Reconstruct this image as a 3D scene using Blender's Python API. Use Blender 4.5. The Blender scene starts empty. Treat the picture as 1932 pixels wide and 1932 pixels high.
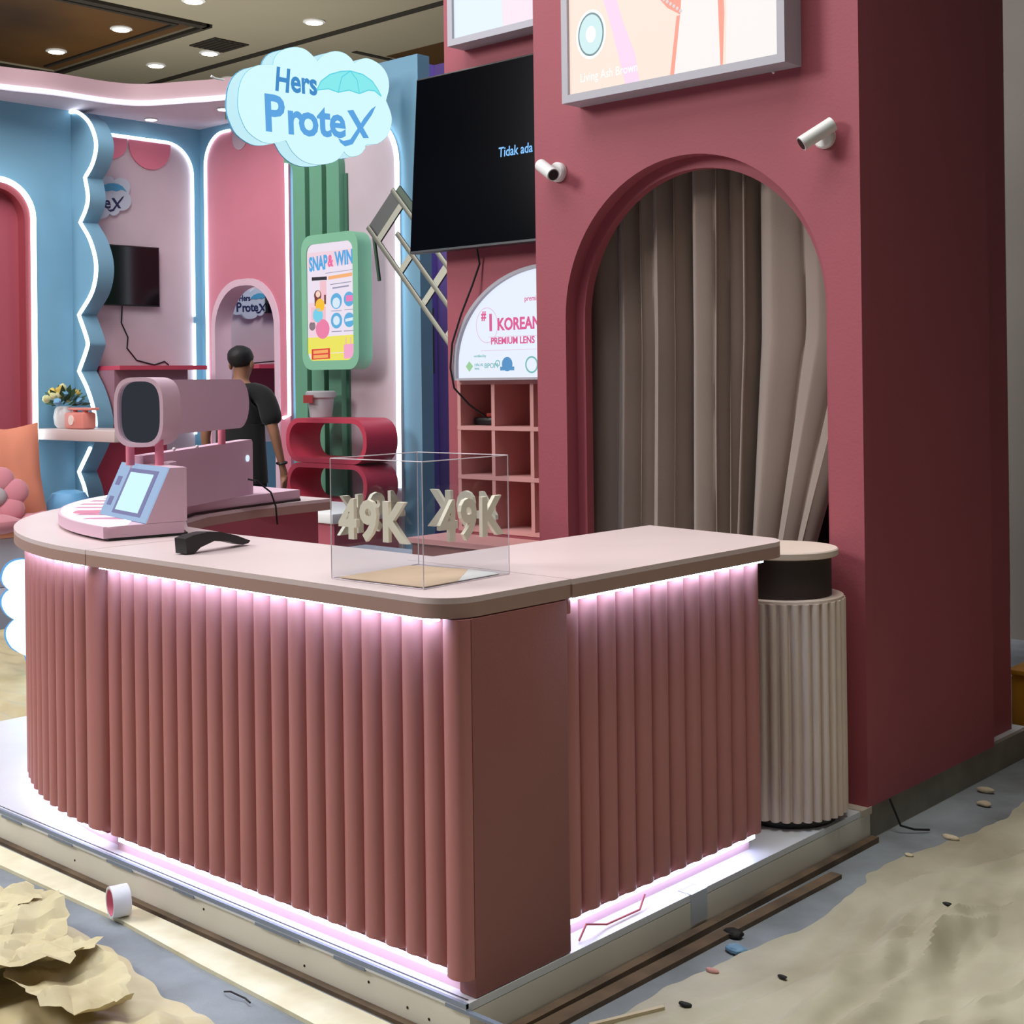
import bpy, bmesh, math, random
from mathutils import Vector, Matrix, noise
from mathutils.geometry import tessellate_polygon
from math import sin, cos, pi, radians, sqrt, atan2

random.seed(7)
scene = bpy.context.scene
COL = scene.collection

# ------------------------------------------------------------------ camera
TH = radians(42.6)
ROLL = 0.013
Fv = Vector((-sin(TH), cos(TH), 0)); Rv = Vector((cos(TH), sin(TH), 0)); Uv = Vector((0, 0, 1))
rt = Rv * cos(ROLL) - Uv * sin(ROLL)
up = Rv * sin(ROLL) + Uv * cos(ROLL)
bk = -Fv
cam_data = bpy.data.cameras.new('camera')
cam = bpy.data.objects.new('camera', cam_data)
COL.objects.link(cam)
M = Matrix((rt, up, bk)).transposed().to_4x4()
M.translation = Vector((2.413, -2.400, 1.54))
cam.matrix_world = M
cam_data.sensor_width = 36
cam_data.lens = 2590 / 1932 * 36
cam_data.shift_y = -(966 - 715.5) / 1932
cam_data.clip_end = 200
scene.camera = cam

# ------------------------------------------------------------------ view, world
scene.view_settings.view_transform = 'Standard'
scene.view_settings.look = 'None'
scene.view_settings.gamma = 1
scene.view_settings.exposure = 0.0
scene.view_settings.use_curve_mapping = False
world = bpy.data.worlds.new('world'); scene.world = world
world.use_nodes = True
world.node_tree.nodes['Background'].inputs[0].default_value = (0.80, 0.84, 1.0, 1)
world.node_tree.nodes['Background'].inputs[1].default_value = 0.058


def area(name, loc, target, size, energy, color, size_y=None, spread=180):
    l = bpy.data.lights.new(name, 'AREA'); l.energy = energy; l.color = color
    l.size = size; l.spread = radians(spread)
    if size_y:
        l.shape = 'RECTANGLE'; l.size_y = size_y
    o = bpy.data.objects.new(name, l); COL.objects.link(o)
    o.location = loc
    o.rotation_euler = (Vector(target) - Vector(loc)).to_track_quat('-Z', 'Y').to_euler()
    return o


# hall ceiling lighting (rows of lamps under the high ceiling) plus added fill lights
area('hall_light_front', (-5.6, -4.4, 5.2), (-1.0, 1.2, 0.8), 2.2, 385, (1.0, 0.965, 0.94))
area('hall_light_over', (-1.9, -0.4, 6.4), (-1.9, 0.2, 0), 3.5, 215, (0.93, 0.96, 1.0))
area('hall_light_floor', (1.0, 0.6, 6.4), (1.2, 0.6, 0), 2.0, 34, (1.0, 0.97, 0.9), spread=70)
area('purple_wall_fill', (-4.2, 5.4, 6.6), (-4.6, 5.6, 0), 1.6, 60, (0.95, 0.95, 1.0))  # fill light added so the purple wall is not left unlit
area('bay_fill', (-6.8, 5.6, 3.8), (-7.2, 5.4, 1), 0.6, 26, (1.0, 0.97, 0.97))  # fill light added to brighten the bay behind the opening
area('booth_light', (-5.2, 1.2, 5.6), (-7.0, 3.8, 1.4), 2.2, 118, (1.0, 0.96, 0.95))
area('ceiling_fill', (-14.0, 8.0, 2.0), (-14.0, 9.0, 7.0), 6.0, 430, (1.0, 0.97, 0.90))  # unseen fill low in the hall, aimed up to brighten the ceiling


# ------------------------------------------------------------------ materials
def lin(c):
    c = c / 255.0
    return c / 12.92 if c <= 0.04045 else ((c + 0.055) / 1.055) ** 2.4


def rgb(r, g, b):
    return (lin(r), lin(g), lin(b), 1)


MATS = {}


def mat(name, col, rough=0.6, metal=0.0, emit=0.0, bump=0.0, bscale=60, var=0.0, vscale=4, spec=0.5, sheen=0.0, col2=None, alpha=None):
    if name in MATS:
        return MATS[name]
    m = bpy.data.materials.new(name); m.use_nodes = True
    nt = m.node_tree; b = nt.nodes['Principled BSDF']
    c = rgb(*col)
    b.inputs['Base Color'].default_value = c
    b.inputs['Roughness'].default_value = rough
    b.inputs['Metallic'].default_value = metal
    b.inputs['Specular IOR Level'].default_value = spec
    if sheen:
        b.inputs['Sheen Weight'].default_value = sheen
    if emit:
        b.inputs['Emission Color'].default_value = c
        b.inputs['Emission Strength'].default_value = emit
        b.inputs['Base Color'].default_value = (0, 0, 0, 1) if emit >= 0.6 else c
    if var or col2:
        tc = nt.nodes.new('ShaderNodeTexCoord')
        n = nt.nodes.new('ShaderNodeTexNoise'); n.inputs['Scale'].default_value = vscale
        n.inputs['Detail'].default_value = 6
        nt.links.new(tc.outputs['Object'], n.inputs['Vector'])
        mx = nt.nodes.new('ShaderNodeMixRGB')
        mx.inputs[1].default_value = c
        c2 = rgb(*col2) if col2 else (c[0] * (1 - var), c[1] * (1 - var), c[2] * (1 - var), 1)
        mx.inputs[2].default_value = c2
        rp = nt.nodes.new('ShaderNodeValToRGB')
        rp.color_ramp.elements[0].position = 0.35; rp.color_ramp.elements[1].position = 0.68
        nt.links.new(n.outputs['Fac'], rp.inputs[0]); nt.links.new(rp.outputs[0], mx.inputs[0])
        nt.links.new(mx.outputs[0], b.inputs['Base Color'])
    if bump:
        tc = nt.nodes.new('ShaderNodeTexCoord')
        n = nt.nodes.new('ShaderNodeTexNoise'); n.inputs['Scale'].default_value = bscale
        n.inputs['Detail'].default_value = 4
        bp = nt.nodes.new('ShaderNodeBump'); bp.inputs['Strength'].default_value = bump
        bp.inputs['Distance'].default_value = 0.004
        nt.links.new(tc.outputs['Object'], n.inputs['Vector'])
        nt.links.new(n.outputs['Fac'], bp.inputs['Height'])
        nt.links.new(bp.outputs[0], b.inputs['Normal'])
    MATS[name] = m
    return m


PINKWALL = mat('rose_wall_paint', (164, 80, 92), 0.65, bump=0.15, bscale=90, var=0.06, vscale=2)
RIB = mat('rose_rib_paint', (188, 120, 118), 0.42, bump=0.08, bscale=50, var=0.05, vscale=3)
PANELP = mat('dusty_panel_paint', (156, 98, 94), 0.55, bump=0.1, bscale=120, var=0.06, vscale=2)
PLINTH = mat('plinth_pink', (236, 190, 200), 0.5)
CTOP = mat('countertop_blush', (226, 206, 206), 0.38, bump=0.05, bscale=150, var=0.04, vscale=3)
CEDGE = mat('countertop_edge', (176, 142, 132), 0.5)
PLATW = mat('platform_white', (222, 226, 232), 0.28, var=0.06, vscale=5)
FASC = mat('fascia_cream', (232, 228, 216), 0.6, bump=0.1, var=0.08, vscale=3)
LEDP = mat('led_pink_white', (176, 214, 255), emit=40)
LEDW = mat('led_cool_white', (226, 226, 255), emit=34)
LEDB = mat('led_pink_low', (206, 220, 255), emit=9)
NEON = mat('neon_white', (222, 244, 255), emit=4.2)
BLUE = mat('sky_blue_paint', (112, 154, 178), 0.6, var=0.04)
PALE = mat('pale_pink_paint', (208, 190, 198), 0.6, var=0.05)
MIDP = mat('mid_pink_paint', (208, 124, 142), 0.6, var=0.04)
DEEP = mat('deep_red_pink_paint', (176, 84, 100), 0.6)
HOTP = mat('hot_pink_paint', (230, 130, 152), 0.6)
SHELFR = mat('shelf_crimson', (190, 62, 84), 0.5)
GREEN = mat('sage_green_paint', (104, 160, 130), 0.55, var=0.04)
GREEND = mat('kiosk_green_paint', (134, 196, 160), 0.45)
MAUVE = mat('mauve_paint', (226, 190, 208), 0.5, var=0.03)
MAUVEL = mat('light_mauve_paint', (226, 192, 206), 0.45)
PURPLE = mat('purple_paint', (98, 76, 142), 0.6)
CURT = mat('taupe_curtain_fabric', (152, 136, 125), 0.85, bump=0.25, bscale=400, sheen=0.3, var=0.08, vscale=3)
BLACK = mat('black_plastic', (16, 16, 18), 0.4)
SCREEN = mat('dark_screen_glass', (2, 3, 8), 0.12, spec=0.35)
WHITE = mat('white_plastic', (225, 225, 222), 0.4)
GREYF = mat('sign_frame_grey', (176, 174, 184), 0.5)
CREAM = mat('cream_foam_board', (238, 232, 214), 0.7)
CARPET = mat('grey_blue_carpet', (160, 168, 174), 0.95, bump=0.6, bscale=300, col2=(110, 112, 112), vscale=2.2)
SHEET = mat('brown_floor_film', (206, 194, 156), 0.5, bump=0.3, bscale=25, col2=(184, 168, 128), vscale=3)
WOOD = mat('pale_plywood', (246, 238, 208), 0.6, bump=0.2, bscale=40, col2=(226, 214, 176), vscale=7)
WOODD = mat('weathered_wood', (120, 98, 76), 0.7, bump=0.3, bscale=40, col2=(84, 68, 54), vscale=8)
CEIL = mat('hall_ceiling_paint', (150, 142, 122), 0.8, var=0.06, vscale=0.6)
CEILB = mat('brown_coffer', (92, 60, 20), 0.7, col2=(44, 28, 14), vscale=0.3)
DARKB = mat('dark_groove', (40, 34, 26), 0.8)
STEEL = mat('aluminium', (112, 112, 102), 0.4, metal=0.7)
METAL = mat('chrome', (200, 200, 205), 0.15, metal=1.0)
MIRROR = mat('mirror_glass', (210, 218, 226), 0.03, metal=1.0)
SKIN = mat('skin', (150, 104, 80), 0.55)
CLOTHB = mat('black_cotton', (8, 8, 10), 0.9, sheen=0.1)
HAIR = mat('black_hair', (14, 12, 12), 0.6, bump=0.6, bscale=90)
ORANGE = mat('orange_cushion_fabric', (222, 140, 112), 0.85, bump=0.2, bscale=200)
PEACH = mat('peach_cushion_fabric', (238, 166, 128), 0.85, bump=0.2, bscale=200)
PINKC = mat('pink_plush', (208, 132, 144), 0.95, bump=0.3, bscale=250, sheen=0.5)
SIGNW = mat('sign_glow_white', (212, 250, 255), emit=1.0)
SIGNS = mat('sign_side_glow', (196, 240, 250), emit=0.95)
TXTB = mat('sign_blue', (96, 172, 236), emit=0.9)
TXTB2 = mat('sign_mid_blue', (70, 150, 216), emit=0.85)
TXTC = mat('sign_cyan', (140, 240, 244), emit=0.95)
TXTC2 = mat('sign_cyan_line', (104, 222, 238), emit=0.9)
NAVY = mat('navy_lettering', (30, 36, 84), 0.6)
CYANP = mat('cyan_print', (74, 160, 200), 0.6)
CLOUDP = mat('cloud_board_white', (196, 206, 220), 0.6)
YEL = mat('yellow_crate_plastic', (190, 130, 12), 0.5)
GREYW = mat('hall_partition_grey', (150, 142, 134), 0.9, bump=0.2, bscale=8, var=0.1, vscale=1.2)
STAND = mat('stand_cream_wood', (224, 206, 194), 0.5, var=0.05, vscale=5)
TAPEW = mat('tape_white', (236, 238, 240), 0.4)
TAPEP = mat('tape_core_pink', (226, 130, 150), 0.5)
KRAFT = mat('kraft_board', (206, 178, 150), 0.7)
DARKR = mat('shaded_interior', (60, 28, 30), 0.8)  # shade of the cubicle interior put into the wall colour


def glass_mat():
    m = bpy.data.materials.new('clear_acrylic'); m.use_nodes = True
    nt = m.node_tree; nt.nodes.clear()
    out = nt.nodes.new('ShaderNodeOutputMaterial')
    tr = nt.nodes.new('ShaderNodeBsdfTransparent'); tr.inputs[0].default_value = (0.95, 0.96, 0.97, 1)
    gl = nt.nodes.new('ShaderNodeBsdfGlossy'); gl.inputs['Roughness'].default_value = 0.03
    fr = nt.nodes.new('ShaderNodeMath'); fr.operation = 'MULTIPLY_ADD'
    lw = nt.nodes.new('ShaderNodeLayerWeight'); pw = nt.nodes.new('ShaderNodeMath'); pw.operation = 'POWER'; pw.inputs[1].default_value = 5
    nt.links.new(lw.outputs['Facing'], pw.inputs[0]); nt.links.new(pw.outputs[0], fr.inputs[0]); fr.inputs[1].default_value = 0.6; fr.inputs[2].default_value = 0.025
    mx = nt.nodes.new('ShaderNodeMixShader')
    nt.links.new(fr.outputs[0], mx.inputs[0]); nt.links.new(tr.outputs[0], mx.inputs[1]); nt.links.new(gl.outputs[0], mx.inputs[2])
    nt.links.new(mx.outputs[0], out.inputs[0])
    return m


ACRYL = glass_mat()
ACEDGE = mat('acrylic_edge', (226, 216, 226), 0.3)

# ------------------------------------------------------------------ mesh helpers
IDENT = Matrix.Identity(4)


def frame(o, r, u):
    r = Vector(r).normalized(); u = Vector(u).normalized(); n = r.cross(u)
    m = Matrix((r, u, n)).transposed().to_4x4(); m.translation = Vector(o)
    return m


def arc(cx, cy, r, a0, a1, n, ry=None):
    ry = ry or r
    return [(cx + r * cos(a0 + (a1 - a0) * i / n), cy + ry * sin(a0 + (a1 - a0) * i / n)) for i in range(n + 1)]


def rrect(x0, x1, y0, y1, r, n=6, corners=(1, 1, 1, 1)):
    # corners: bl, br, tr, tl
    p = []
    p += arc(x0 + r, y0 + r, r, pi, 1.5 * pi, n) if corners[0] else [(x0, y0)]
    p += arc(x1 - r, y0 + r, r, 1.5 * pi, 2 * pi, n) if corners[1] else [(x1, y0)]
    p += arc(x1 - r, y1 - r, r, 0, .5 * pi, n) if corners[2] else [(x1, y1)]
    p += arc(x0 + r, y1 - r, r, .5 * pi, pi, n) if corners[3] else [(x0, y1)]
    return p


class MB:
    """collects shapes in world space (or in self.m), builds one mesh"""

    def __init__(s, m=IDENT):
        s.v = []; s.f = []; s.m = m

    def add(s, vs, fs, m=None):
        m = m if m is not None else s.m
        k = len(s.v)
        s.v += [m @ Vector(p) for p in vs]
        s.f += [tuple(i + k for i in f) for f in fs]
        return s

    def box(s, x0, x1, y0, y1, z0, z1, m=None):
        vs = [(x, y, z) for z in (z0, z1) for y in (y0, y1) for x in (x0, x1)]
        return s.add(vs, [(0, 2, 3, 1), (4, 5, 7, 6), (0, 1, 5, 4), (2, 6, 7, 3), (0, 4, 6, 2), (1, 3, 7, 5)], m)

    def bbox(s, x0, x1, y0, y1, z0, z1, b=0.004, m=None):
        bm = bmesh.new(); bmesh.ops.create_cube(bm, size=1)
        for v in bm.verts:
            v.co = Vector(((x0 + x1) / 2 + v.co.x * (x1 - x0), (y0 + y1) / 2 + v.co.y * (y1 - y0), (z0 + z1) / 2 + v.co.z * (z1 - z0)))
        bmesh.ops.bevel(bm, geom=bm.edges[:], offset=b, segments=2, affect='EDGES', profile=0.5)
        s.addbm(bm, m); return s

    def addbm(s, bm, m=None):
        bm.verts.ensure_lookup_table(); bm.verts.index_update()
        s.add([v.co.copy() for v in bm.verts], [tuple(v.index for v in f.verts) for f in bm.faces], m); bm.free()
        return s

    def prism(s, pts, d0, d1, m=None, holes=()):
        loops = [[Vector((p[0], p[1], 0)) for p in L] for L in [pts, *holes]]
        tris = tessellate_polygon(loops)
        flat = [p for L in loops for p in L]; n = len(flat)
        vs = [(p.x, p.y, d0) for p in flat] + [(p.x, p.y, d1) for p in flat]
        fs = []
        for t in tris:
            a, b, c = [flat[i] for i in t]
            if (b - a).cross(c - a).z < 0: t = (t[0], t[2], t[1])
            fs.append((t[0] + n, t[1] + n, t[2] + n)); fs.append((t[2], t[1], t[0]))
        k = 0
        for li, L in enumerate(loops):
            ar = sum(L[i].x * L[(i + 1) % len(L)].y - L[(i + 1) % len(L)].x * L[i].y for i in range(len(L)))
            ccw = ar > 0
            if li > 0: ccw = not ccw
            for i in range(len(L)):
                a = k + i; b = k + (i + 1) % len(L)
                fs.append((a, b, b + n, a + n) if ccw else (b, a, a + n, b + n))
            k += len(L)
        return s.add(vs, fs, m)

    def cyl(s, p0, p1, r0, r1=None, n=16, m=None, caps=True):
        p0 = Vector(p0); p1 = Vector(p1); r1 = r0 if r1 is None else r1
        d = (p1 - p0).normalized(); a = d.orthogonal().normalized(); b = d.cross(a)
        vs = []
        for p, r in ((p0, r0), (p1, r1)):
            vs += [p + a * r * cos(2 * pi * i / n) + b * r * sin(2 * pi * i / n) for i in range(n)]
        fs = [(i, (i + 1) % n, n + (i + 1) % n, n + i) for i in range(n)]
        if caps: fs += [tuple(range(n - 1, -1, -1)), tuple(range(n, 2 * n))]
        return s.add(vs, fs, m)

    def tube(s, path, r, n=8, m=None, closed=False):
        P = [Vector(p) for p in path]; vs = []; fs = []
        prev = None
        for i, p in enumerate(P):
            if closed: d = (P[(i + 1) % len(P)] - P[i - 1]).normalized()
            else: d = (P[min(i + 1, len(P) - 1)] - P[max(i - 1, 0)]).normalized()
            a = d.orthogonal().normalized() if prev is None else (prev - d * prev.dot(d)).normalized()
            prev = a; b = d.cross(a)
            rr = r[i] if isinstance(r, (list, tuple)) else r
            vs += [p + a * rr * cos(2 * pi * k / n) + b * rr * sin(2 * pi * k / n) for k in range(n)]
        L = len(P)
        for i in range(L if closed else L - 1):
            j = (i + 1) % L
            fs += [(i * n + k, i * n + (k + 1) % n, j * n + (k + 1) % n, j * n + k) for k in range(n)]
        if not closed: fs += [tuple(range(n - 1, -1, -1)), tuple(range((L - 1) * n, L * n))]
        return s.add(vs, fs, m)

    def lathe(s, c, prof, n=32, m=None):
        vs = []; fs = []
        for r, z in prof:
            vs += [(c[0] + r * cos(2 * pi * i / n), c[1] + r * sin(2 * pi * i / n), c[2] + z) for i in range(n)]
        for j in range(len(prof) - 1):
            fs += [(j * n + i, j * n + (i + 1) % n, (j + 1) * n + (i + 1) % n, (j + 1) * n + i) for i in range(n)]
        fs += [tuple(range(n - 1, -1, -1)), tuple(range((len(prof) - 1) * n, len(prof) * n))]
        return s.add(vs, fs, m)

    def sph(s, c, rx, ry=None, rz=None, nu=14, nv=9, m=None, fn=None, e=1.0):
        ry = rx if ry is None else ry; rz = rx if rz is None else rz
        def pw(a): return math.copysign(abs(a) ** e, a)
        vs = [(c[0], c[1], c[2] - rz)]
        for j in range(1, nv):
            t = -pi / 2 + pi * j / nv
            for i in range(nu):
                p = 2 * pi * i / nu
                vs.append((c[0] + rx * pw(cos(t)) * pw(cos(p)), c[1] + ry * pw(cos(t)) * pw(sin(p)), c[2] + rz * pw(sin(t))))
        vs.append((c[0], c[1], c[2] + rz))
        if fn: vs = [fn(Vector(v)) for v in vs]
        fs = [(0, 1 + (i + 1) % nu, 1 + i) for i in range(nu)]
        for j in range(nv - 2):
            a = 1 + j * nu; b = a + nu
            fs += [(a + i, a + (i + 1) % nu, b + (i + 1) % nu, b + i) for i in range(nu)]
        a = 1 + (nv - 2) * nu
        fs += [(a + i, a + (i + 1) % nu, len(vs) - 1) for i in range(nu)]
        return s.add(vs, fs, m)

    def grid(s, fn, nu, nv, m=None):
        vs = [fn(i / nu, j / nv) for j in range(nv + 1) for i in range(nu + 1)]
        w = nu + 1
        fs = [(j * w + i, j * w + i + 1, (j + 1) * w + i + 1, (j + 1) * w + i) for j in range(nv) for i in range(nu)]
        return s.add(vs, fs, m)

    def mesh(s, name, material, inv=None, smooth=True, ang=35):
        me = bpy.data.meshes.new(name)
        vs = [inv @ v for v in s.v] if inv is not None else s.v
        me.from_pydata([tuple(v) for v in vs], [], s.f)
        if smooth:
            me.polygons.foreach_set('use_smooth', [True] * len(me.polygons))
            me.set_sharp_from_angle(angle=radians(ang))
        me.materials.append(material)
        me.update()
        return me

    def build(s, name, material, parent=None, smooth=True, ang=35):
        W = world_of(parent)
        me = s.mesh(name, material, W.inverted() if parent else None, smooth, ang)
        o = bpy.data.objects.new(name, me); COL.objects.link(o)
        WM[o] = W.copy()
        if parent: o.parent = parent
        return o


WM = {}


def world_of(o):
    return WM.get(o, IDENT) if o is not None else IDENT


def thing(name, label, cat, loc=(0, 0, 0), rotz=0, group=None):
    o = bpy.data.objects.new(name, None); COL.objects.link(o)
    o.empty_display_size = 0.1
    o.location = loc; o.rotation_euler = (0, 0, rotz)
    WM[o] = Matrix.Translation(Vector(loc)) @ Matrix.Rotation(rotz, 4, 'Z')
    return tag(o, label, cat, group)


def tag(o, label=None, cat=None, group=None, kind=None):
    if label: o['label'] = label
    if cat: o['category'] = cat
    if group: o['group'] = group
    if kind: o['kind'] = kind
    return o


def struct(o, label=None, cat=None):
    return tag(o, label, cat, kind='structure')


def at(me, name, parent, m):
    """an object sharing mesh me, placed with world matrix m"""
    o = bpy.data.objects.new(name, me); COL.objects.link(o)
    o.parent = parent
    o.matrix_local = world_of(parent).inverted() @ m if parent else m
    WM[o] = m
    return o


def bake_text(s, size, ext=0.0, bold=0.0, align='LEFT', shear=0.0, space=1.0):
    c = bpy.data.curves.new('text', 'FONT'); c.body = s; c.size = size; c.extrude = ext; c.offset = bold
    c.align_x = align; c.shear = shear; c.resolution_u = 3; c.space_character = space
    o = bpy.data.objects.new('text', c); COL.objects.link(o)
    dg = bpy.context.evaluated_depsgraph_get(); dg.update()
    me = bpy.data.meshes.new_from_object(o.evaluated_get(dg))
    bpy.data.objects.remove(o); bpy.data.curves.remove(c)
    vs = [v.co.copy() for v in me.vertices]; fs = [tuple(p.vertices) for p in me.polygons]
    bpy.data.meshes.remove(me)
    return vs, fs


def text(mb, s, size, m, x=0, y=0, d=0.001, ext=0.0008, bold=0.0, align='LEFT', sx=1.0, rot=0.0, shear=0.0, space=1.0):
    vs, fs = bake_text(s, size, ext, bold, align, shear, space)
    T = m @ Matrix.Translation((x, y, d)) @ Matrix.Rotation(rot, 4, 'Z') @ Matrix.Diagonal((sx, 1, 1, 1))
    mb.add(vs, fs, T)
    return mb


# ------------------------------------------------------------------ big structure: floor, ceiling, hall walls
FZ = -0.12
struct(MB().box(-30, 14, -9, 26, FZ - 0.1, FZ).build('floor', CARPET), 'grey blue hall carpet under the booths', 'floor')

CZ = 7.0
c = MB()
c.box(-30, -19.6, -9, 26, CZ, CZ + 0.8); c.box(-15.2, 14, -9, 13.1, CZ, CZ + 0.8)
c.box(-19.6, -15.2, 9.85, 26, CZ, CZ + 0.8); c.box(-19.6, -15.2, -9, 4.5, CZ, CZ + 0.8); c.box(-15.2, 14, 13.1, 26, CZ, CZ + 0.8)
ceil = struct(c.build('ceiling', CEIL), 'olive grey hall ceiling high above the booths', 'ceiling')
MB().box(-19.6, -15.2, 4.5, 9.85, CZ + 0.03, CZ + 0.8).build('coffer_panel', CEILB, ceil)
c = MB()
c.box(-19.75, -15.05, 9.85, 9.95, CZ - 0.05, CZ - 0.004); c.box(-15.2, -15.05, 4.5, 9.9, CZ - 0.05, CZ - 0.004); c.box(-19.75, -19.6, 4.5, 9.9, CZ - 0.05, CZ - 0.004)
c.box(-19.4, -15.5, 9.55, 9.62, CZ + 0.0, CZ + 0.029); c.box(-15.5, -15.42, 4.6, 9.6, CZ + 0.0, CZ + 0.029)
c.build('coffer_frame', DARKB, ceil)
c = MB(); c.box(-26, 6, 11.50, 11.66, CZ - 0.012, CZ + 0.0); c.box(-14.9, -14.78, 12.6, 20, CZ - 0.012, CZ)
c.build('ceiling_groove', DARKB, ceil)
c = MB()
c.box(-14.7, -5, 13.2, 22, CZ - 0.012, CZ); c.build('bronze_ceiling_band', CEILB, ceil)
struct(MB().box(-30, 14, 22, 22.2, FZ, CZ).build('wall_far', GREYW), 'far grey hall wall beyond the booths', 'wall')
struct(MB().box(-30, -29.8, -9, 22, FZ, CZ).build('wall_side', GREYW), 'left grey hall wall far behind the blue booth', 'wall')

v = thing('ceiling_vent', 'dark square air vent in the hall ceiling beside two round lamps', 'vent', (-16.0, 10.75, CZ))
MB().box(-16.35, -15.65, 10.42, 11.08, CZ - 0.02, CZ).build('vent_frame', DARKB, v)
for i in range(6):
    MB().box(-16.31, -15.69, 10.47 + i * 0.1, 10.51 + i * 0.1, CZ - 0.035, CZ - 0.02).build('slat', DARKB, v)

DLG = mat('downlight_glow', (255, 238, 214), emit=9)
DL = [(-16.30, 9.15, CZ + 0.03, 'round downlight in the brown ceiling recess, the larger and right one'),
      (-18.29, 9.17, CZ + 0.03, 'round downlight at the left end of the brown ceiling recess'),
      (-16.55, 10.95, CZ, 'round ceiling downlight just in front of the dark square vent'),
      (-17.91, 10.81, CZ, 'round ceiling downlight left of the vent, midway to the brown recess'),
      (-14.11, 8.97, CZ, 'round ceiling downlight cut by the top edge, right of the brown recess'),
      (-13.81, 10.92, CZ, 'lone round ceiling downlight above the glowing cloud sign'),
      (-17.92, 12.35, CZ, 'faint round downlight peeping out left of the glowing cloud sign')]
for x, y, z, lab in DL:
    t = thing('downlight', lab, 'light', (x, y, z), group='round downlights in the hall ceiling')
    MB().lathe((x, y, z), [(0.17, 0), (0.17, -0.015), (0.13, -0.03), (0.13, -0.0)], 20).build('trim_ring', WHITE, t)
    MB().cyl((x, y, z - 0.02), (x, y, z - 0.034), 0.125, n=20).build('lens', DLG, t)

# ------------------------------------------------------------------ platform
plat = thing('display_platform', 'low white glossy platform carrying the pink counter', 'platform', (-2, 1.5, FZ))
MB().box(-3.6, 0.026, 0.0, 2.05, -0.02, 0).box(-3.6, 0.0, 2.05, 3.5, -0.02, 0).build('platform_top', PLATW, plat)
MB().box(-3.6, 0.026, 0.012, 2.05, FZ, -0.022).box(-3.6, 0.0, 2.05, 3.5, FZ, -0.022).build('fascia', FASC, plat)
for i in range(9):
    x = -3.1 + i * 0.38 + random.uniform(-.05, .05)
    MB().box(x, x + random.uniform(.1, .22), -0.002, 0.012, -0.024, -0.016).build('edge_tape', mat('grey_tape', (120, 132, 150), 0.5), plat, smooth=False)
f = MB()
for x in (-2.6, -1.85, -1.1, -0.62, -0.35, -0.2, -0.12):
    f.sph((x, 0.012, -0.07 + random.uniform(-.02, .02)), .004, .003, .004, 8, 6)
f.build('nail', DARKB, plat)
struct(MB().box(-3.6, 0.055, -0.012, 0.01, FZ, FZ + 0.012).box(0.03, 0.06, 0.0, 2.05, FZ, FZ + .02).build('trim_1', WOODD), 'brown timber strip along the foot of the white platform', 'trim')
MB().box(-3.6, 0.012, 0.018, 0.022, 0.0003, 0.0012).build('edge_groove', mat('dark_seam', (70, 74, 86), .6), plat)
MB().box(-3.6, 0.026, -0.0018, 0.008, -0.012, 0.0012).build('edge_profile', mat('steel_grey_edge', (128, 140, 160), .4), plat)
MB().box(-0.2, 0.034, 1.98, 2.05, -0.022, 0.003).build('edge_cap', mat('cap_beige', (196, 184, 170), .6), plat)
MB().box(0.0005, 0.02, 2.051, 3.45, FZ, -0.0005).build('skirting_board', mat('grimy_board', (150, 144, 130), .8, var=.3, vscale=6), plat)
# white glossy tape on platform right edge
MB().box(-0.02, 0.031, 0.95, 1.03, -0.09, 0.0015).build('clear_tape', mat('clear_tape', (190, 200, 210), .2), plat)


# ------------------------------------------------------------------ floor board, sheets, debris
def wob(x, a=1.0, k=0.0):
    return a * (noise.noise(Vector((x, k, 0.3))))


b = tag(MB().prism([(-3.4, -0.16), (-3.4, -0.04), (-1.4, -0.03), (0.05, -0.035), (0.42, -0.03), (0.30, -0.15), (-0.2, -0.17), (-0.9, -0.145), (-1.35, -0.12), (-2.1, -0.13)], FZ, FZ + 0.012).build('plywood_strip', WOOD),
        'long pale plywood strip on the floor in front of the platform', 'board')
b = tag(MB(frame((0.09, 0.35, FZ), (0.02, 1, 0), (-1, 0.02, 0))).prism([(-0.5, -0.03), (1.3, -0.02), (1.3, 0.02), (-0.5, 0.02)], 0, 0.015).build('timber_batten', WOODD),
        'thin weathered timber batten beside the right edge of the platform', 'board')


def folds(x, y, s=1.0, k=0.0):
    p = Vector((x * s, y * s * 0.28, k))
    a = 1 - abs(noise.noise(p * 2.2 + Vector((noise.noise(p) * 1.2, 0, 0)))) * 2
    b2 = 1 - abs(noise.noise(p * 5.1 + Vector((3, 1, 0)))) * 2
    return max(0, a) ** 7 * 0.9 + max(0, b2) ** 8 * 0.5


def tri(v):
    v = v % 1.0
    return 1 - abs(2 * v - 1)


def plates(x, y, k, dirs, warp):
    h = 0.0
    for i, (ax_, ay_, fq, am) in enumerate(dirs):
        w_ = warp * noise.noise(Vector((x * 1.3, y * 1.3, k + i * 3.7)))
        m = .35 + .9 * abs(noise.noise(Vector((x * 1.1, y * 1.1, k + 40 + i))))
        h += am * m * tri((x * ax_ + y * ay_ + w_) * fq + k * .37 * i)
    return h


CR = [(.9, .4, 2.3, 1.0), (-.5, .86, 3.1, .9), (.2, 1.0, 5.3, .6), (.97, -.3, 6.1, .5), (.7, .7, 9.0, .26), (-.75, .6, 11.0, .22)]
LF = [(1.0, .10, 2.3, .8), (1.0, -.12, 4.1, .7), (1.0, .22, 6.7, .42), (.95, .05, 11.1, .2), (.35, .9, 2.2, .25)]


def crumple(x, y, k=0.0):
    return .62 * plates(x, y, 2.0, CR, .35)


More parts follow.
